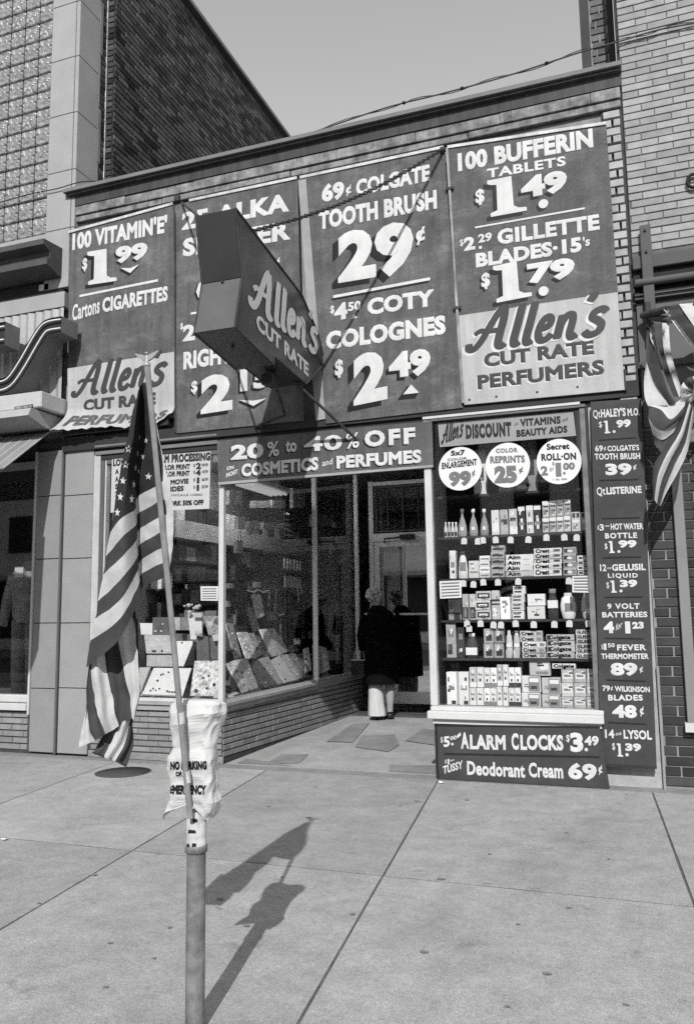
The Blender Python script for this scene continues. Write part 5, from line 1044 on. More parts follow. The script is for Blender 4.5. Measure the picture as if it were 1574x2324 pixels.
def on_bag(t, bl, br, h, bold=.05, mat=black_m, shear=0):
    pl = Plane((0, PYY-.12, 0)); v, f, x0, x1 = text_geo(t, bold, 1.05); a0, b0 = pl.uv(pl.hit(*ZG(*bl))); a1, b1 = pl.uv(pl.hit(*ZG(*br))); cap = pl.uv(pl.hit(*ZG(bl[0], bl[1]-h)))[1]-b0
    b_ = bmesh.new(); vs = [b_.verts.new(((p.x-x0)*(a1-a0)/(x1-x0)+a0+p.y*cap/CAPH*shear, 0, b0+(b1-b0)*(p.x-x0)/(x1-x0)+p.y*cap/CAPH)) for p in v]
    for q in f:
        try: b_.faces.new([vs[i] for i in q])
        except ValueError: pass
    pts, ok = [], True
    for p in b_.verts:
        w = Vector((p.co.x, PYY-.12, p.co.z)); d = (w-CAM).normalized(); hit = tree.ray_cast(CAM, d); pts.append((hit[0]-d*.0035) if hit[0] else None)
    m = MB(); idx = {}; fs = []
    for q in b_.faces:
        if all(pts[x.index] is not None for x in q.verts) if b_.verts.index_update() is None else False: fs.append([x.index for x in q.verts])
    b_.free(); used = sorted({i for q in fs for i in q}); mp = {i: k for k, i in enumerate(used)}
    if fs: m.add([pts[i] for i in used], [[mp[i] for i in q] for q in fs]); m.build('lettering', mat, bag)
on_bag("NO PARKING", (528, 1092), (948, 1088), 82, .06); on_bag("OR", (588, 1170), (668, 1168), 46, .05); on_bag("EMERGENCY", (520, 1375), (942, 1380), 92, .06)
# staff
sb, st_ = at(432, 1842, PYY-.06), at(334, 826, -4.60)
staff = thing('flag_staff', 'thin varnished flag staff with gilt eagle strapped to the bagged meter', 'flagpole', tuple(sb)); tube('pole', staff_m, staff, [sb+Vector((0, 0, -.02)), st_], .0105, 12)
for a, z in ((.035, 0), (.165, 0)): p = sb.lerp(st_, a+.03); q = sb.lerp(st_, a+.055); tube('tape_band', tape_m, staff, [p, q], .0125, 12)
ec = st_+Vector((0, 0, .006)); MB().lathe(tuple(ec), [(.012, -.014), (.013, -.004), (.008, .0), (.009, .012), (.008, .022), (.004, .028)], 12).ball(tuple(ec+Vector((0, -.004, .032))), .0065, sub=1).build('eagle_body', gilt, staff)
for s in (-1, 1):
    q = [ec+Vector((s*a, 0, b)) for a, b in ((.004, .004), (.02, .010), (.036, .022), (.050, .036), (.046, .038), (.030, .033), (.014, .028), (.005, .024))]; MB().prism([p+Vector((0, .004, 0)) for p in q], (0, -.008, 0)).build('eagle_wing', gilt, staff)
# flag: front sheet rows (canton, then six stripes), columns from the heading at the staff to the outer fold
fl = thing('american_flag', 'large striped flag with stars hanging limp from the leaning staff', 'flag', tuple(st_))
zp = ZP
RW = {-7: [(338, 863), (336, 864), (333, 866), (329, 868), (325, 871), (321, 875), (318, 880), (316, 886)],
      -4.6: [zp(752, 70), (352, 958), (344, 962), (335, 968), (324, 978), (314, 985), (302, 990), (290, 992)],
      -2.4: [zp(800, 330), (368, 1030), (350, 1036), (336, 1048), (318, 1068), (303, 1078), (286, 1086), (270, 1092)],
      0: [zp(852, 520), zp(800, 505), zp(728, 552), zp(640, 592), zp(560, 655), zp(540, 760), zp(430, 835), zp(318, 962)],
      1: [zp(878, 690), zp(815, 670), zp(742, 692), zp(650, 745), zp(566, 800), zp(548, 900), zp(430, 1010), zp(284, 1182)],
      2: [zp(886, 830), zp(822, 805), zp(750, 830), zp(660, 880), zp(572, 950), zp(552, 1045), zp(430, 1180), zp(254, 1345)],
      3: [zp(886, 960), zp(828, 948), zp(765, 968), zp(670, 1022), zp(578, 1090), zp(560, 1190), zp(420, 1375), zp(212, 1585)],
      4: [zp(882, 1092), zp(834, 1095), zp(775, 1108), zp(680, 1158), zp(578, 1232), zp(560, 1315), zp(410, 1570), zp(188, 1742)],
      5: [zp(868, 1214), zp(840, 1228), zp(788, 1242), zp(695, 1282), zp(592, 1352), zp(575, 1435), zp(400, 1750), zp(142, 1937)],
      6: [zp(848, 1328), zp(846, 1362), zp(802, 1376), zp(715, 1410), zp(616, 1452), zp(590, 1555), zp(380, 1945), zp(108, 2180)]}
DEP = [.02, .014, .022, .038, .070, .030, -.030, .005]
rk = sorted(RW)
def stf(k):      # depth of the staff beside row k
    y = RW[k][0][1]; t = (y-826)/(1842-826); return st_.y+(sb.y-st_.y)*t
rows3 = []
for k in rk: rows3.append([at(x, y, stf(k)+d*(.35 if k == -7 else .8 if k < 0 else 1)) for (x, y), d in zip(RW[k], DEP)])
def cr(p, t):
    n = len(p)-1; i = min(int(t), n-1); t -= i; a, b, c, d = p[max(i-1, 0)], p[i], p[i+1], p[min(i+2, n)]
    return .5*((2*b)+(c-a)*t+(2*a-5*b+4*c-d)*t*t+(3*b-a-3*c+d)*t**3)
def FS(u, s):    # u row index 0..9, s column 0..6
    p = cr([cr(r_, s) for r_ in rows3], u); w = mnoise.noise(p*11)*.008+mnoise.noise(p*27)*.004+mnoise.noise(p*60)*.0015
    return p+Vector((0, w, 0))
def sheet(name, u0, u1, s0, s1, nu, ns, mat, off=0, parent=fl):
    v = [FS(u0+(u1-u0)*i/nu, s0+(s1-s0)*j/ns)+Vector((0, off, 0)) for i in range(nu+1) for j in range(ns+1)]
    return MB().add(v, [(i*(ns+1)+j, i*(ns+1)+j+1, (i+1)*(ns+1)+j+1, (i+1)*(ns+1)+j) for i in range(nu) for j in range(ns)], True).build(name, mat, parent)
sheet('canton', 0, 3, 1, 7, 30, 44, cl_b)
for k in range(6): sheet('stripe', 3+k, 4+k, 1, 7, 6, 52, (cl_w, cl_r)[k % 2])
sheet('heading', 0.4, 9, 0, 1, 44, 5, cl_w, -.002)
# fly end hanging below
def fly(lines, mats, dep, amp, ph=0):
    for k in range(len(lines)-1):
        A = spline([(*ZQ(*p), 0) for p in lines[k]], 6); B = spline([(*ZQ(*p), 0) for p in lines[k+1]], 6); n = min(len(A), len(B)); v = []; nb = 6
        for j in range(n):
            for i in range(nb+1):
                q = A[j].lerp(B[j], i/nb); p = at(q.x, q.y, -4.505+dep+.07*min(1, max(0, (q.x-225)/90))+amp*sin((k+i/nb)*2.3+ph+j*.05)+.008*sin((k+i/nb)*7+j*.2)); w = mnoise.noise(p*12)*.012+mnoise.noise(p*30)*.006+mnoise.noise(p*64)*.002; v.append(p+Vector((0, w, 0)))
        MB().add(v, [(j*(nb+1)+i, j*(nb+1)+i+1, (j+1)*(nb+1)+i+1, (j+1)*(nb+1)+i) for j in range(n-1) for i in range(nb)], True).build('stripe', mats[k % 2], fl)
fly([[(560, 40), (528, 380), (500, 520), (492, 605)], [(562, 45), (534, 320), (555, 470), (592, 563)], [(564, 50), (590, 320), (622, 430), (656, 522)], [(628, -60), (690, 220), (716, 380), (743, 470)], [(725, -130), (790, 220), (808, 350), (822, 426)], [(812, -240), (858, 60), (864, 280), (836, 440)], [(840, -250), (866, 40), (868, 180), (862, 330)]], [cl_w, cl_r], .028, .014)
fly([[(655, 495), (610, 590), (573, 640)], [(745, 455), (690, 570), (645, 667)], [(826, 415), (772, 580), (716, 692)], [(834, 430), (830, 600), (786, 727)]], [cl_r, cl_w], .05, .010, 1)
# fly hem
for a, b, c_, d in (((573, 640), (645, 667), (650, 655), (580, 630)), ((716, 692), (786, 727), (790, 712), (722, 680))): MB().quad(*[at(*ZQ(*p), -4.46) for p in (a, b, c_, d)]).build('hem', cl_b, fl)
# stars laid on the canton where they hang
cv_, cf_ = [], []
for i in range(31):
    for j in range(41): cv_.append(FS(3*i/30, 1+6*j/40))
cf_ = [(i*41+j, i*41+j+1, (i+1)*41+j+1, (i+1)*41+j) for i in range(30) for j in range(40)]; ct = BVHTree.FromPolygons(cv_, cf_)
for x, y, rx, ry, an in ((510, 75, 33, 38, .05), (484, 215, 33, 38, .1), (458, 357, 33, 38, 0), (434, 500, 30, 38, .1), (410, 645, 29, 40, .1), (383, 785, 28, 40, .05), (606, 283, 25, 32, .1), (662, 462, 34, 36, .1), (548, 385, 14, 36, .1), (576, 418, 9, 30, 0), (532, 532, 18, 38, .05), (512, 665, 24, 42, .05), (566, 255, 9, 34, 0), (583, 110, 7, 30, 0), (640, 140, 20, 30, .1)):
    pts = []
    for k in range(10):
        t = -pi/2+an+pi*k/5; r_ = 1 if k % 2 == 0 else .42; d = ray(*ZP(x+rx*r_*cos(t), y+ry*r_*sin(t))).normalized(); h = ct.ray_cast(CAM, d)
        pts.append(h[0]-d*.004 if h[0] else None)
    if all(p is not None for p in pts):
        c_ = sum(pts, Vector())/10; MB().add(pts+[c_], [(k, (k+1) % 10, 10) for k in range(10)]).build('star', star_m, fl)
# round cover in the pavement
mc = atz(280, 1752); cover = thing('round_cover', 'dark round utility cover set in the pavement near the flag', 'manhole cover', tuple(mc)); rx = abs(atz(343, 1752).x-mc.x)
MB().lathe((mc.x, mc.y, .0), [(rx, .0), (rx, .003), (rx-.012, .0035), (rx-.016, .002)], 36).build('rim', M('cover_rim', .06, .8, .2, 8, .1), cover); MB().lathe((mc.x, mc.y, .0), [(rx-.016, .0), (rx-.016, .0028), (.001, .003)], 36).build('plate', M('cover_iron', .06, .75, .25, 10, .2, .3), cover)

# ================================================================== JEWELLERY DISPLAY
card_p = M('velvet_pale', .68, .85, .07, 12); card_m = M('velvet_mid', .46, .85, .16, 14); card_d = M('velvet_dark', .12, .85, .2, 12); flor = M('floral_card', .55, .85, .65, 26, .2); flor_d = M('floral_dark', .30, .85, .6, 30, .2)
gem_d, gem_l = M('dark_stones', .03, .2, .1, 20, spec=.7), M('bright_metal', .75, .2, .1, 20, spec=.8)
def lean(label, frm, quad, yb, yt, mat, th=.02, gems=(), side=None, name='jewellery_board', cat='jewellery board', grp='jewellery boards in the corner window', axis='y'):
    """board propped up: quad = bl, br, tr, tl in survey coords; foot on plane yb, head on plane yt"""
    f = (lambda p, c: at(*frm(*p), c)) if axis == 'y' else (lambda p, c: atx(*frm(*p), c))
    q = [f(quad[0], yb), f(quad[1], yb), f(quad[2], yt), f(quad[3], yt)]
    t = thing(name, label, cat, tuple((q[0]+q[1])/2), grp); n = (q[1]-q[0]).cross(q[3]-q[0]).normalized()
    if n.dot(CAM-q[0]) < 0: n = -n
    MB().prism(q, -n*th).build('panel', mat, t)
    if side: MB().prism([q[1]-n*.001, q[2]-n*.001, (q[2]-n*.02)*1+Vector((0, 0, 0)), Vector((q[2].x, q[2].y, q[1].z))], (.004, 0, 0)).build('prop', side, t)
    for k, (u, v, r, mt) in enumerate(gems):
        p = q[0].lerp(q[1], u).lerp(q[3].lerp(q[2], u), v)+n*r*.4; MB().ball(tuple(p), r, 1, 1, 1, 1).build('earring' if mt is gem_d else 'trinket', mt, t)
    return t
lean('white slanted board with dark earrings at the front of the corner window', ZJ, [(130, 1862), (835, 1890), (990, 1408), (330, 1405)], .14, .44, card_p, side=card_d, gems=[(.18, .12, .012, gem_d), (.22, .2, .012, gem_d), (.3, .14, .01, gem_d), (.38, .2, .012, gem_d), (.25, .5, .014, gem_d), (.28, .72, .012, gem_d), (.33, .75, .012, gem_d), (.45, .82, .013, gem_d), (.6, .12, .014, gem_d), (.66, .1, .012, gem_d), (.72, .1, .012, gem_d), (.78, .1, .012, gem_d)])
lean('bold floral board beside the corner post', ZJ, [(965, 1888), (1495, 1896), (1485, 1275), (1045, 1280)], .14, .36, flor, gems=[(.2, .12, .022, gem_d), (.55, .2, .016, gem_d), (.6, .55, .014, gem_d), (.4, .5, .014, gem_d), (.8, .3, .02, gem_d)])
lean('dark slanted edge of a pale jewellery tray at the far left of the window', ZJ, [(-60, 1860), (90, 1862), (270, 1390), (60, 1400)], .14, .44, card_m)
lean('grey board with dangling earrings behind the white slanted board', ZJ, [(200, 1150), (660, 1150), (640, 830), (165, 830)], .56, .66, card_m, gems=[(.1, .15, .012, gem_l), (.27, .12, .014, gem_d), (.35, .1, .016, gem_d), (.62, .12, .014, gem_d), (.45, .7, .012, gem_l), (.7, .7, .01, gem_l), (.12, .8, .01, gem_l), (.85, .1, .014, gem_l), (.26, .35, .012, gem_l)])
lean('plain grey riser box under the dangling earrings', ZJ, [(205, 1378), (660, 1380), (650, 1182), (210, 1180)], .50, .52, card_m, th=.12)
lean('pale slanted board with a small price slip right of the staff', ZJ, [(600, 1372), (850, 1375), (1030, 935), (735, 935)], .50, .70, card_p, side=card_d, gems=[(.35, .92, .012, gem_d), (.2, .1, .014, gem_l)])
lean('plain pale board at the upper left of the jewellery display', ZJ, [(110, 820), (300, 825), (310, 622), (88, 620)], .72, .78, card_p)
lean('dark framed board with large bangles', ZJ, [(300, 828), (640, 830), (600, 520), (315, 520)], .74, .80, card_d, gems=[(.2, .2, .014, gem_l), (.5, .2, .014, gem_l), (.6, .6, .012, gem_l)])
for k, (a, b) in enumerate(((680, 790), (800, 955))): lean(('left', 'right')[k]+' grey flat box behind the pale slanted board', ZJ, [(a, 742), (b, 744), (b, 522), (a, 520)], .86, .88, (card_m, M('velvet_grey', .24, .85, .15, 12))[k])
tb = lean('tall white tapering stand topped with cloth flowers', ZJ, [(975, 905), (1172, 905), (1172, 440), (925, 440)], .62, .66, card_p, name='flower_stand', cat='display stand', grp=None)
for x, y, r_ in ((945, 310, .03), (1000, 300, .016), (870, 322, .016), (1090, 345, .035), (1130, 320, .025), (1040, 360, .022), (960, 430, .03)): MB().ball(tuple(at(*ZJ(x, y), .60)), r_, 1, .8, .8, 1, .5).build('cloth_flower', whitewood, tb)
lean('small white price card leaning on the tall tapering stand', ZJ, [(1022, 520), (1160, 520), (1160, 440), (1022, 440)], .595, .60, whitewood, .003, name='price_card', cat='price card', grp=None)
for k, q in enumerate(([(1085, 1300), (1300, 1300), (1285, 850), (1075, 850)], [(1330, 1260), (1490, 1260), (1490, 870), (1310, 870)])): lean(('left', 'right')[k]+' dark fabric pouch standing behind the floral board', ZJ, q, .42, .46, card_d, .06, name='fabric_pouch', cat='pouch', grp='fabric pouches')
lean('dark board with two white slips close to the corner post', ZJ, [(1290, 830), (1490, 830), (1490, 500), (1190, 490)], .55, .6, flor_d)
for k, q in enumerate(([(1270, 662), (1392, 662), (1375, 592), (1262, 590)], [(1375, 935), (1482, 925), (1482, 800), (1345, 830)])): lean(('upper', 'lower')[k]+' white price slip near the corner post', ZJ, q, .38, .385, whitewood, .003, name='price_slip', cat='price slip', grp=None)
lean('white price slip on the window floor at the corner post', ZJ, [(1375, 1935), (1490, 1930), (1492, 1850), (1365, 1855)], .10, .105, whitewood, .003, name='price_slip', cat='price slip', grp=None)
for xy, l in (((1110, 800), 'white cloth flower on the left dark pouch'), ((1440, 600), 'white cloth flower beside the corner post')):
    p = at(*ZJ(*xy), .40); o = MB().ball(tuple(p), .035, 1.1, .6, .9, 2, .5).build('cloth_flower', whitewood, None); tag(o, l, 'cloth flower')
# risers that carry the rear rows
box('riser', card_m, fr, -5.12, .50, .56, -3.9, 1.15, .585); rs = MB(); rs.box(-5.12, .72, .585, -4.05, 1.2, .80); rs.build('riser', card_d, fr)
# boards along the entry side
XB = [(-3.76, -3.96), (-4.02, -4.18), (-4.28, -4.38)]
fam = [('front row lace-edged board right at the corner post', 0, [(300, 1015), (380, 985), (215, 700), (140, 735)], flor),
       ('front row mottled board second from the corner post', 0, [(390, 985), (445, 965), (335, 680), (225, 700)], card_m),
       ('darkest front row board, third from the corner post', 0, [(525, 962), (625, 930), (440, 690), (365, 740)], card_d),
       ('front row grey board beside the darkest one', 0, [(632, 935), (680, 920), (540, 665), (447, 690)], card_m),
       ('palest streaked front row board in the middle', 0, [(705, 918), (810, 895), (640, 660), (560, 705)], card_p),
       ('front row ribbed board right of the palest streaked one', 0, [(815, 890), (870, 875), (720, 645), (645, 655)], flor),
       ('slim dark front row board left of the mullion', 0, [(874, 872), (920, 850), (800, 630), (725, 650)], flor_d),
       ('narrowest front row board touching the mullion', 0, [(921, 846), (932, 790), (866, 640), (810, 637)], card_d),
       ('second row dark slim board by the corner post', 1, [(225, 690), (285, 680), (200, 350), (130, 340)], flor_d),
       ('second row pale speckled board', 1, [(335, 690), (430, 680), (340, 430), (245, 430)], flor),
       ('second row flowered board right of the speckled one', 1, [(435, 675), (490, 640), (400, 440), (345, 440)], flor_d),
       ('second row dark flowered board in the middle', 1, [(494, 670), (572, 660), (458, 470), (404, 460)], card_d),
       ('second row pale streaked board', 1, [(578, 668), (660, 648), (522, 400), (460, 402)], card_p),
       ('second row brown toned board nearest the mullion', 1, [(665, 645), (742, 612), (597, 395), (528, 400)], card_m),
       ('tall plain board with small slip in the back row', 2, [(246, 432), (332, 415), (312, 196), (204, 206)], card_m),
       ('slim dark board in the back row beside the tall plain one', 2, [(402, 440), (455, 395), (390, 188), (338, 200)], flor_d),
       ('highest speckled slim board in the back row', 2, [(440, 300), (505, 270), (470, 68), (384, 66)], flor),
       ('small dark tray in the back row with a bright edge', 2, [(552, 322), (630, 310), (590, 232), (520, 238)], card_d),
       ('pale speckled board just past the mullion', 0, [(1020, 840), (1090, 815), (1040, 570), (975, 560)], flor),
       ('white board past the mullion beside the speckled one', 0, [(1094, 812), (1142, 790), (1100, 582), (1045, 570)], card_p),
       ('pale slim board behind the mullion', 0, [(905, 820), (960, 800), (930, 580), (885, 590)], card_p),
       ('dark square box standing by the mullion', 1, [(740, 630), (850, 610), (850, 545), (745, 550)], card_d),
       ('white picture card standing by the mullion', 1, [(790, 545), (850, 540), (845, 490), (788, 492)], card_p)]
for l, r_, q, mt in fam:
    gm = [(R.uniform(.1, .9), R.uniform(.05, .95), R.uniform(.006, .012), gem_l if R.random() < .55 else gem_d) for _ in range(7)]
    lean(l, ZH, q, XB[r_][0], XB[r_][1], mt, gems=gm, axis='x')
# beads, scarves and racks further back
def beads(lab, pts, X, r=.011, mt=gem_l):
    p = spline([atx(*ZH(*q), X) for q in pts], 6); t = thing('bead_necklace', lab, 'necklace', tuple(p[0]), 'bead necklaces hanging in the side window'); m = MB()
    for q in p[::1]: m.ball(tuple(q), r*R.uniform(.7, 1.2), sub=1)
    tube('thread', wire_m, t, [p[0]+Vector((0, 0, .25)), p[0]], .003, 4); m.build('beads', mt, t, kind='stuff')
beads('long looped bead necklace in the middle of the side window', [(622, 20), (606, 150), (608, 220), (650, 268), (700, 245), (706, 170)], -4.5); beads('forked bead necklace near the corner post', [(140, 10), (175, 70), (205, 95), (208, 150), (170, 215)], -4.4, .008, M('bead_grey', .3)); beads('straight strand of beads left of the looped necklace', [(550, 10), (548, 100), (535, 190)], -4.5, .009)
beads('short dark strand of beads beside the corner post', [(300, 0), (300, 90), (306, 190)], -4.45, .012, M('bead_grey', .3)); beads('thin bright strand by the mullion', [(830, 0), (830, 70), (832, 140)], -4.5, .009)
for k, (q, l) in enumerate(([[(1120, 170), (1165, 170), (1160, 480), (1125, 480)], 'short pale hanging scarf beyond the mullion'], [[(1198, 150), (1250, 150), (1248, 745), (1215, 745)], 'longest bright hanging scarf beyond the mullion'], [[(1288, 160), (1325, 160), (1320, 755), (1295, 755)], 'slim grey hanging scarf beside the woman'], [[(1365, 0), (1410, 0), (1400, 640), (1370, 640)], 'dim hanging scarf nearest the door'], [[(780, 220), (900, 220), (895, 390), (790, 390)], 'dim pleated scarf behind the mullion'])):
    t = thing('hanging_scarf', l, 'scarf', tuple(atx(*ZH(*q[0]), -4.2)), 'scarves hanging beyond the mullion'); a, b = ZH(*q[0]), ZH(*q[2]); v = []; n = 9
    for j in range(8):
        for i in range(n+1):
            x = q[0][0]+(q[1][0]-q[0][0])*i/n; y = q[0][1]+(q[2][1]-q[0][1])*j/7; v.append(atx(*ZH(x, y), -4.2)+Vector((.02*sin(i*1.9), 0, 0)))
    MB().add(v, [(j*(n+1)+i, j*(n+1)+i+1, (j+1)*(n+1)+i+1, (j+1)*(n+1)+i) for j in range(7) for i in range(n)], True).build('cloth', (M('scarf_pale', .5, .8, .4, 9, .2), M('scarf_bright', .75, .8, .2, 14), M('scarf_grey', .3, .8, .5, 12), M('scarf_dim', .1, .8, .4, 12), M('scarf_dim', .1))[k], t); tube('hanger', wire_m, t, [v[0], v[0]+Vector((0, 0, .3))], .004, 4)
for k, (x0_, y0_, x1_, y1_, X, mt, l) in enumerate(((185, 490, 265, 580, -4.45, flor, 'pale hanging picture card at the top left of the side window'), (240, 655, 285, 735, -4.4, card_p, 'white hanging slip high in the side window'), (312, 680, 372, 765, -4.4, flor, 'speckled hanging bag high in the side window'), (400, 690, 490, 735, -4.45, flor, 'pale bow hanging high in the side window'), (235, 805, 270, 885, -4.45, card_m, 'grey hanging purse in the side window'),
        (585, 475, 660, 600, -4.6, flor, 'pale patterned bag on the high shelf left of the mullion'), (705, 640, 775, 715, -4.6, card_m, 'grey boxed goods on the high shelf right of the mullion'), (785, 640, 845, 715, -4.6, card_p, 'pale boxed goods on the high shelf right of the mullion'), (850, 690, 905, 725, -4.55, card_p, 'small white carton on the high shelf'), (915, 620, 1020, 715, -4.6, flor_d, 'dark flowered bag on the high shelf near the door'),
        (335, 555, 440, 600, -4.7, card_m, 'long grey box on the high shelf left of the rack'), (455, 550, 540, 600, -4.7, card_m, 'short grey box on the high shelf left of the rack'), (830, 815, 1050, 890, -4.7, card_p, 'wide pale card above the hanging scarves'), (890, 895, 1040, 950, -4.65, card_m, 'wide grey card above the hanging scarves'), (185, 1075, 222, 1105, -4.3, card_p, 'small white tag on a necklace near the corner post'), (355, 1065, 382, 1100, -4.3, card_p, 'small white tag among the necklaces'), (165, 1185, 192, 1222, -4.3, card_m, 'small grey tag low by the corner post'))):
    q = [atx(*ZC(*p), X) for p in ((x0_, y1_), (x1_, y1_), (x1_, y0_), (x0_, y0_))]; o = thing('hanging_goods', l, 'display goods', tuple(q[0]), 'goods hung and shelved high in the side window'); MB().prism(q, (-.05, 0, 0)).build('pack', mt, o); tube('hanger', wire_m, o, [q[2]+Vector((-.02, -.01, 0)), q[2]+Vector((-.02, -.01, .35))], .003, 4)
beads('row of bright brooches strung across the side window', [(270, 50), (330, 30), (400, 45), (440, 20), (490, 48), (540, 30)], -4.4, .013); beads('double bright strand beside the forked necklace', [(240, 0), (250, 60), (240, 130)], -4.4, .01); beads('pale strand right of the looped necklace', [(740, 30), (745, 120), (738, 200)], -4.45, .012); beads('short cluster of beads near the mullion', [(660, 360), (655, 420), (670, 500)], -4.2, .012)
def rack(lab, xs, ys, n, rows_, mt, name='display_rack', X=-4.3, pil=True):
    p0, p1 = atx(*ZC(xs[0], ys[0]), X), atx(*ZC(xs[1], ys[1]), X); t = thing(name, lab, 'display rack', tuple(p1))
    tube('rack_post', alum_d, t, [(X-.05, (p0.y+p1.y)/2, .6), (X-.05, (p0.y+p1.y)/2, p0.z+.02)], .012)
    for r_ in range(rows_):
        z = p1.z+(p0.z-p1.z)*(r_+.5)/rows_
        for k in range(n):
            y = p0.y+(p1.y-p0.y)*(k+.5)/n
            if pil: MB().lathe((X, y, z-(p0.z-p1.z)/rows_*.42), [(.014, 0), (.014, (p0.z-p1.z)/rows_*.8), (.009, (p0.z-p1.z)/rows_*.84)], 8).build('tube', mt, t)
            else: MB().ball((X, y-.03, z), .03, .4, 1, .7, 1).ball((X, y+.035, z), .03, .4, 1, .7, 1).build('sunglasses', mt, t)
        box('rack_tray', alum_d, t, X-.04, p0.y, z-(p0.z-p1.z)/rows_*.47, X+.02, p1.y, z-(p0.z-p1.z)/rows_*.43)
rack('upper rack of pale upright tubes deep in the corner window', (520, 640), (910, 1005), 6, 1, M('pack_white', .68)); rack('lower rack of pale upright tubes deep in the corner window', (525, 638), (1020, 1115), 6, 1, M('pack_white', .68), X=-4.295)
rack('tall rack of sunglasses hanging high in the corner window', (505, 600), (612, 830), 1, 6, M('sunglass_pale', .9, .3, .3, 20), X=-4.35, pil=False)
# wall shelving along the store's left side, goods too dim to tell apart
sv = thing('wall_shelving', 'dim wall shelving with packed goods deep inside the store', 'shelving', (-5.3, 4, 0))
gd = [MB(), MB(), MB()]
for z in (.5, .95, 1.35, 1.7, 2.05):
    box('shelf_board', shelf_m, sv, -5.53, 1.35, z, -5.15, 8.6, z+.025)
    y = 1.4
    while y < 8.5:
        w = R.uniform(.06, .28); h = R.uniform(.12, .27); gd[R.randrange(3)].box(-5.5, y, z+.026, -5.2-R.uniform(0, .05), y+w*.93, z+h+.026); y += w
for g, mt in zip(gd, (M('goods_pale', .75, .7, .3, 12), M('goods_mid', .18, .7, .3, 12), M('goods_dark', .05, .7, .3, 12))): g.build('packed_goods', mt, sv, kind='stuff')
box('frieze', M('frieze_pale', .62, .8, .3, 3), sv, -5.53, 1.3, 2.34, -5.1, 8.6, 2.56)
uq = [MB(), MB()]; y = 1.4
while y < 8.4:
    w = R.uniform(.15, .4); uq[R.randrange(2)].box(-5.45, y, 2.562, -5.15, y+w*.9, 2.562+R.uniform(.15, .32)); y += w
uq[0].build('packed_goods', M('goods_pale', .75), sv, kind='stuff'); uq[1].build('packed_goods', M('goods_dark', .05), sv, kind='stuff')
sh2 = thing('counter_shelving', 'dark shelving with boxes facing the jewellery window', 'shelving', (-4.6, 1.3, .56)); gd = [MB(), MB()]
for z in (1.0, 1.28, 1.52, 1.78):
    box('shelf_board', shelf_m, sh2, -5.1, 1.24, z, -4.25, 1.5, z+.02); x = -5.08
    while x < -4.3:
        w = R.uniform(.05, .16); gd[R.randrange(2)].box(x, 1.26, z+.021, min(x+w*.94, -4.25), 1.46, z+R.uniform(.11, .2)); x += w
for s in (-5.1, -4.27): box('upright', shelf_m, sh2, s, 1.245, .6, s+.02, 1.5, 2.0)
for g, mt in zip(gd, (M('goods_mid', .18), M('goods_dark', .05))): g.build('packed_goods', mt, sh2, kind='stuff')

# ================================================================== THE WOMAN AT THE DOOR
WYY = 2.72; wp = at(868, 1618, WYY); wz = RZ(WYY)+.004; ang = radians(28)
per = thing('person', 'elderly woman in long black coat stooping at the shop door with a handbag', 'person', (wp.x, WYY, wz))
ux, uy = Vector((cos(ang), sin(ang), 0)), Vector((-sin(ang), cos(ang), 0))
def L_(x, y, z): return Vector((wp.x, WYY, wz))+ux*x+uy*y+Vector((0, 0, z))
J = {'pel': ((0, 0, .84), .12), 'sp': ((0, .01, 1.0), .115), 'ch': ((0, .05, 1.2), .125), 'nk': ((-.02, .10, 1.36), .052), 'jw': ((-.04, .15, 1.44), .062), 'hd': ((-.05, .165, 1.50), .082), 'tp': ((-.055, .165, 1.56), .06), 'ns': ((-.06, .26, 1.475), .012)}
E_ = [('pel', 'sp'), ('sp', 'ch'), ('ch', 'nk'), ('nk', 'jw'), ('jw', 'hd'), ('hd', 'tp'), ('hd', 'ns')]
for s, sd_ in ((-1, 'l'), (1, 'r')):
    J['h'+sd_] = ((.085*s, 0, .80), .095); J['k'+sd_] = ((.09*s, .03, .45), .058); J['a'+sd_] = ((.09*s, 0, .09), .038); J['f'+sd_] = ((.10*s, .15, .035), .036)
    E_ += [('pel', 'h'+sd_), ('h'+sd_, 'k'+sd_), ('k'+sd_, 'a'+sd_), ('a'+sd_, 'f'+sd_)]
arm = {'l': [(-.17, .05, 1.26), (-.23, .06, 1.02), (-.20, .22, .86), (-.195, .27, .84)], 'r': [(.17, .05, 1.26), (.24, .10, 1.06), (.21, .36, 1.11), (.205, .42, 1.13)]}
for sd_, p in arm.items():
    for n_, q, r_ in zip('sewp', p, (.06, .042, .028, .030)): J[n_+'A'+sd_] = (q, r_)
    E_ += [('ch', 'sA'+sd_), ('sA'+sd_, 'eA'+sd_), ('eA'+sd_, 'wA'+sd_), ('wA'+sd_, 'pA'+sd_)]
    b = Vector(p[3]); dv = (b-Vector(p[2])).normalized()
    for k in range(5):
        o_ = Vector(((k-2)*.014, 0, 0)); ln = (.035, .05, .055, .05, .04)[k]; m1 = b+o_+dv*ln*.5; m2 = b+o_*1.05+dv*ln*.75+Vector((0, 0, -ln*.45)); J['q%d%s' % (k, sd_)] = (tuple(m1), .0085); J['t%d%s' % (k, sd_)] = (tuple(m2), .0075); E_ += [('pA'+sd_, 'q%d%s' % (k, sd_)), ('q%d%s' % (k, sd_), 't%d%s' % (k, sd_))]
ks = list(J); me = bpy.data.meshes.new('figure'); me.from_pydata([L_(*J[k][0]) for k in ks], [(ks.index(a), ks.index(b)) for a, b in E_], []); o = bpy.data.objects.new('figure', me); C.objects.link(o)
md = o.modifiers.new('s', 'SKIN')
for i, k in enumerate(ks): sv_ = me.skin_vertices[0].data[i]; sv_.radius = (J[k][1],)*2; sv_.use_root = (i == 0)
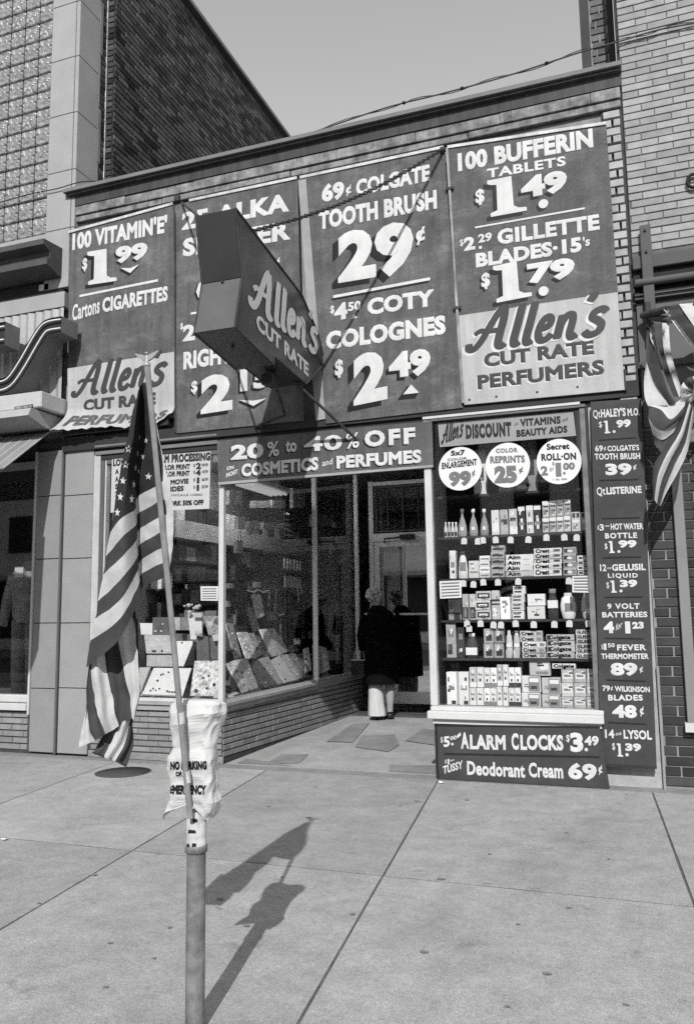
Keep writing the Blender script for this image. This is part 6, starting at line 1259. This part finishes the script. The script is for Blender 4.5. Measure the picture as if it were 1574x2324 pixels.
o.modifiers.new('b', 'SUBSURF').levels = 1; o.modifiers['b'].render_levels = 1; dg = bpy.context.evaluated_depsgraph_get(); ev = o.evaluated_get(dg).to_mesh()
m = MB(); m.add([q.co.copy() for q in ev.vertices], [list(f.vertices) for f in ev.polygons], True); o.evaluated_get(dg).to_mesh_clear(); bpy.data.objects.remove(o); m.build('body', skin_m, per)
def loft(prof, name, mat, n=24, fold=0, close=True):
    v = []
    for i, (z, cx, cy, rx, ry) in enumerate(prof):
        for k in range(n):
            t = 2*pi*k/n; f = 1+fold*sin(t*7+1)*max(0, 1-i/(len(prof)*.6)); v.append(L_(cx+rx*cos(t)*f, cy+ry*sin(t)*f, z))
    F = [(i*n+k, i*n+(k+1) % n, (i+1)*n+(k+1) % n, (i+1)*n+k) for i in range(len(prof)-1) for k in range(n)]
    if close: F.append(tuple((len(prof)-1)*n+k for k in range(n)))
    return MB().add(v, F, True).build(name, mat, per)
loft([(.43, -.0, .0, .215, .19), (.6, 0, .0, .21, .185), (.85, 0, .0, .205, .18), (1.0, 0, .01, .20, .175), (1.15, 0, .03, .205, .17), (1.26, -.005, .05, .195, .155), (1.32, -.01, .07, .155, .13), (1.37, -.02, .09, .09, .085), (1.40, -.025, .105, .07, .07)], 'coat', coat_m, 28, .035)
for p in arm.values(): a = [L_(*q) for q in p]; MB().tube([a[0]+Vector((0, 0, .02)), a[0].lerp(a[1], .5), a[1], a[1].lerp(a[2], .5), a[2]], [.085, .08, .072, .062, .056], 12).build('sleeve', coat_m, per)
hb_ = MB(); hc = L_(-.055, .155, 1.53)
for k in range(70):
    d = Vector((R.gauss(0, 1), R.gauss(0, 1), R.gauss(.25, 1))).normalized()
    if d.dot(uy) > .45 and d.z < .45: continue
    q = hc+Vector((d.x*.085, d.y*.085, d.z*.08)); hb_.ball(tuple(q), R.uniform(.022, .034), sub=1, jit=.3)
hb_.build('hair', hair_m, per)
for s in (-1, 1): MB().ball(tuple(L_(-.055+.03*s, .238, 1.497)), .009, sub=1).build('eye', shoe_m, per); MB().ball(tuple(L_(-.05+.082*s, .16, 1.485)), .02, .5, .8, 1.2, 1).build('ear', skin_m, per)
loft([(.045, -.068, .0, .112, .105), (.12, -.072, .0, .107, .10), (.2, -.078, .004, .099, .097), (.28, -.080, .0, .094, .094), (.36, -.084, .004, .088, .09), (.5, -.086, .0, .08, .085)], 'trouser_leg', trous_m, 28, .07)
loft([(.085, .095, .005, .036, .042), (.16, .095, .0, .040, .046), (.27, .095, -.008, .054, .06), (.36, .095, -.004, .058, .062), (.47, .092, 0, .06, .064)], 'stocking', M('stocking', .30, .6, .1, 10), 16, .0)
for s, x in ((-1, -.09), (1, .095)): MB().ball(tuple(L_(x, .07, .045)), .055, 1, 1, .8, 2).ball(tuple(L_(x, .0, .04)), .05, 1, 1.2, .8, 2).ball(tuple(L_(x, .14, .035)), .048, 1, 1.1, .7, 2).build('shoe', shoe_m, per)
hbg = thing('handbag', 'small black handbag with bright clasp hanging from the hand of the woman', 'handbag', tuple(L_(-.25, .27, .55)))
c = L_(-.24, .27, .62); MB().box(c.x-.10, c.y-.05, c.z-.10, c.x+.10, c.y+.05, c.z+.10, .025).build('bag_body', shoe_m, hbg); tube('handle', alum, hbg, spline([c+Vector((-.07, 0, .1)), c+Vector((-.05, 0, .2)), c+Vector((.0, 0, .24)), c+Vector((.05, 0, .2)), c+Vector((.07, 0, .1))], 4), .008, 6); box('clasp', alum, hbg, c.x-.09, c.y-.056, c.z+.085, c.x+.09, c.y-.045, c.z+.10)
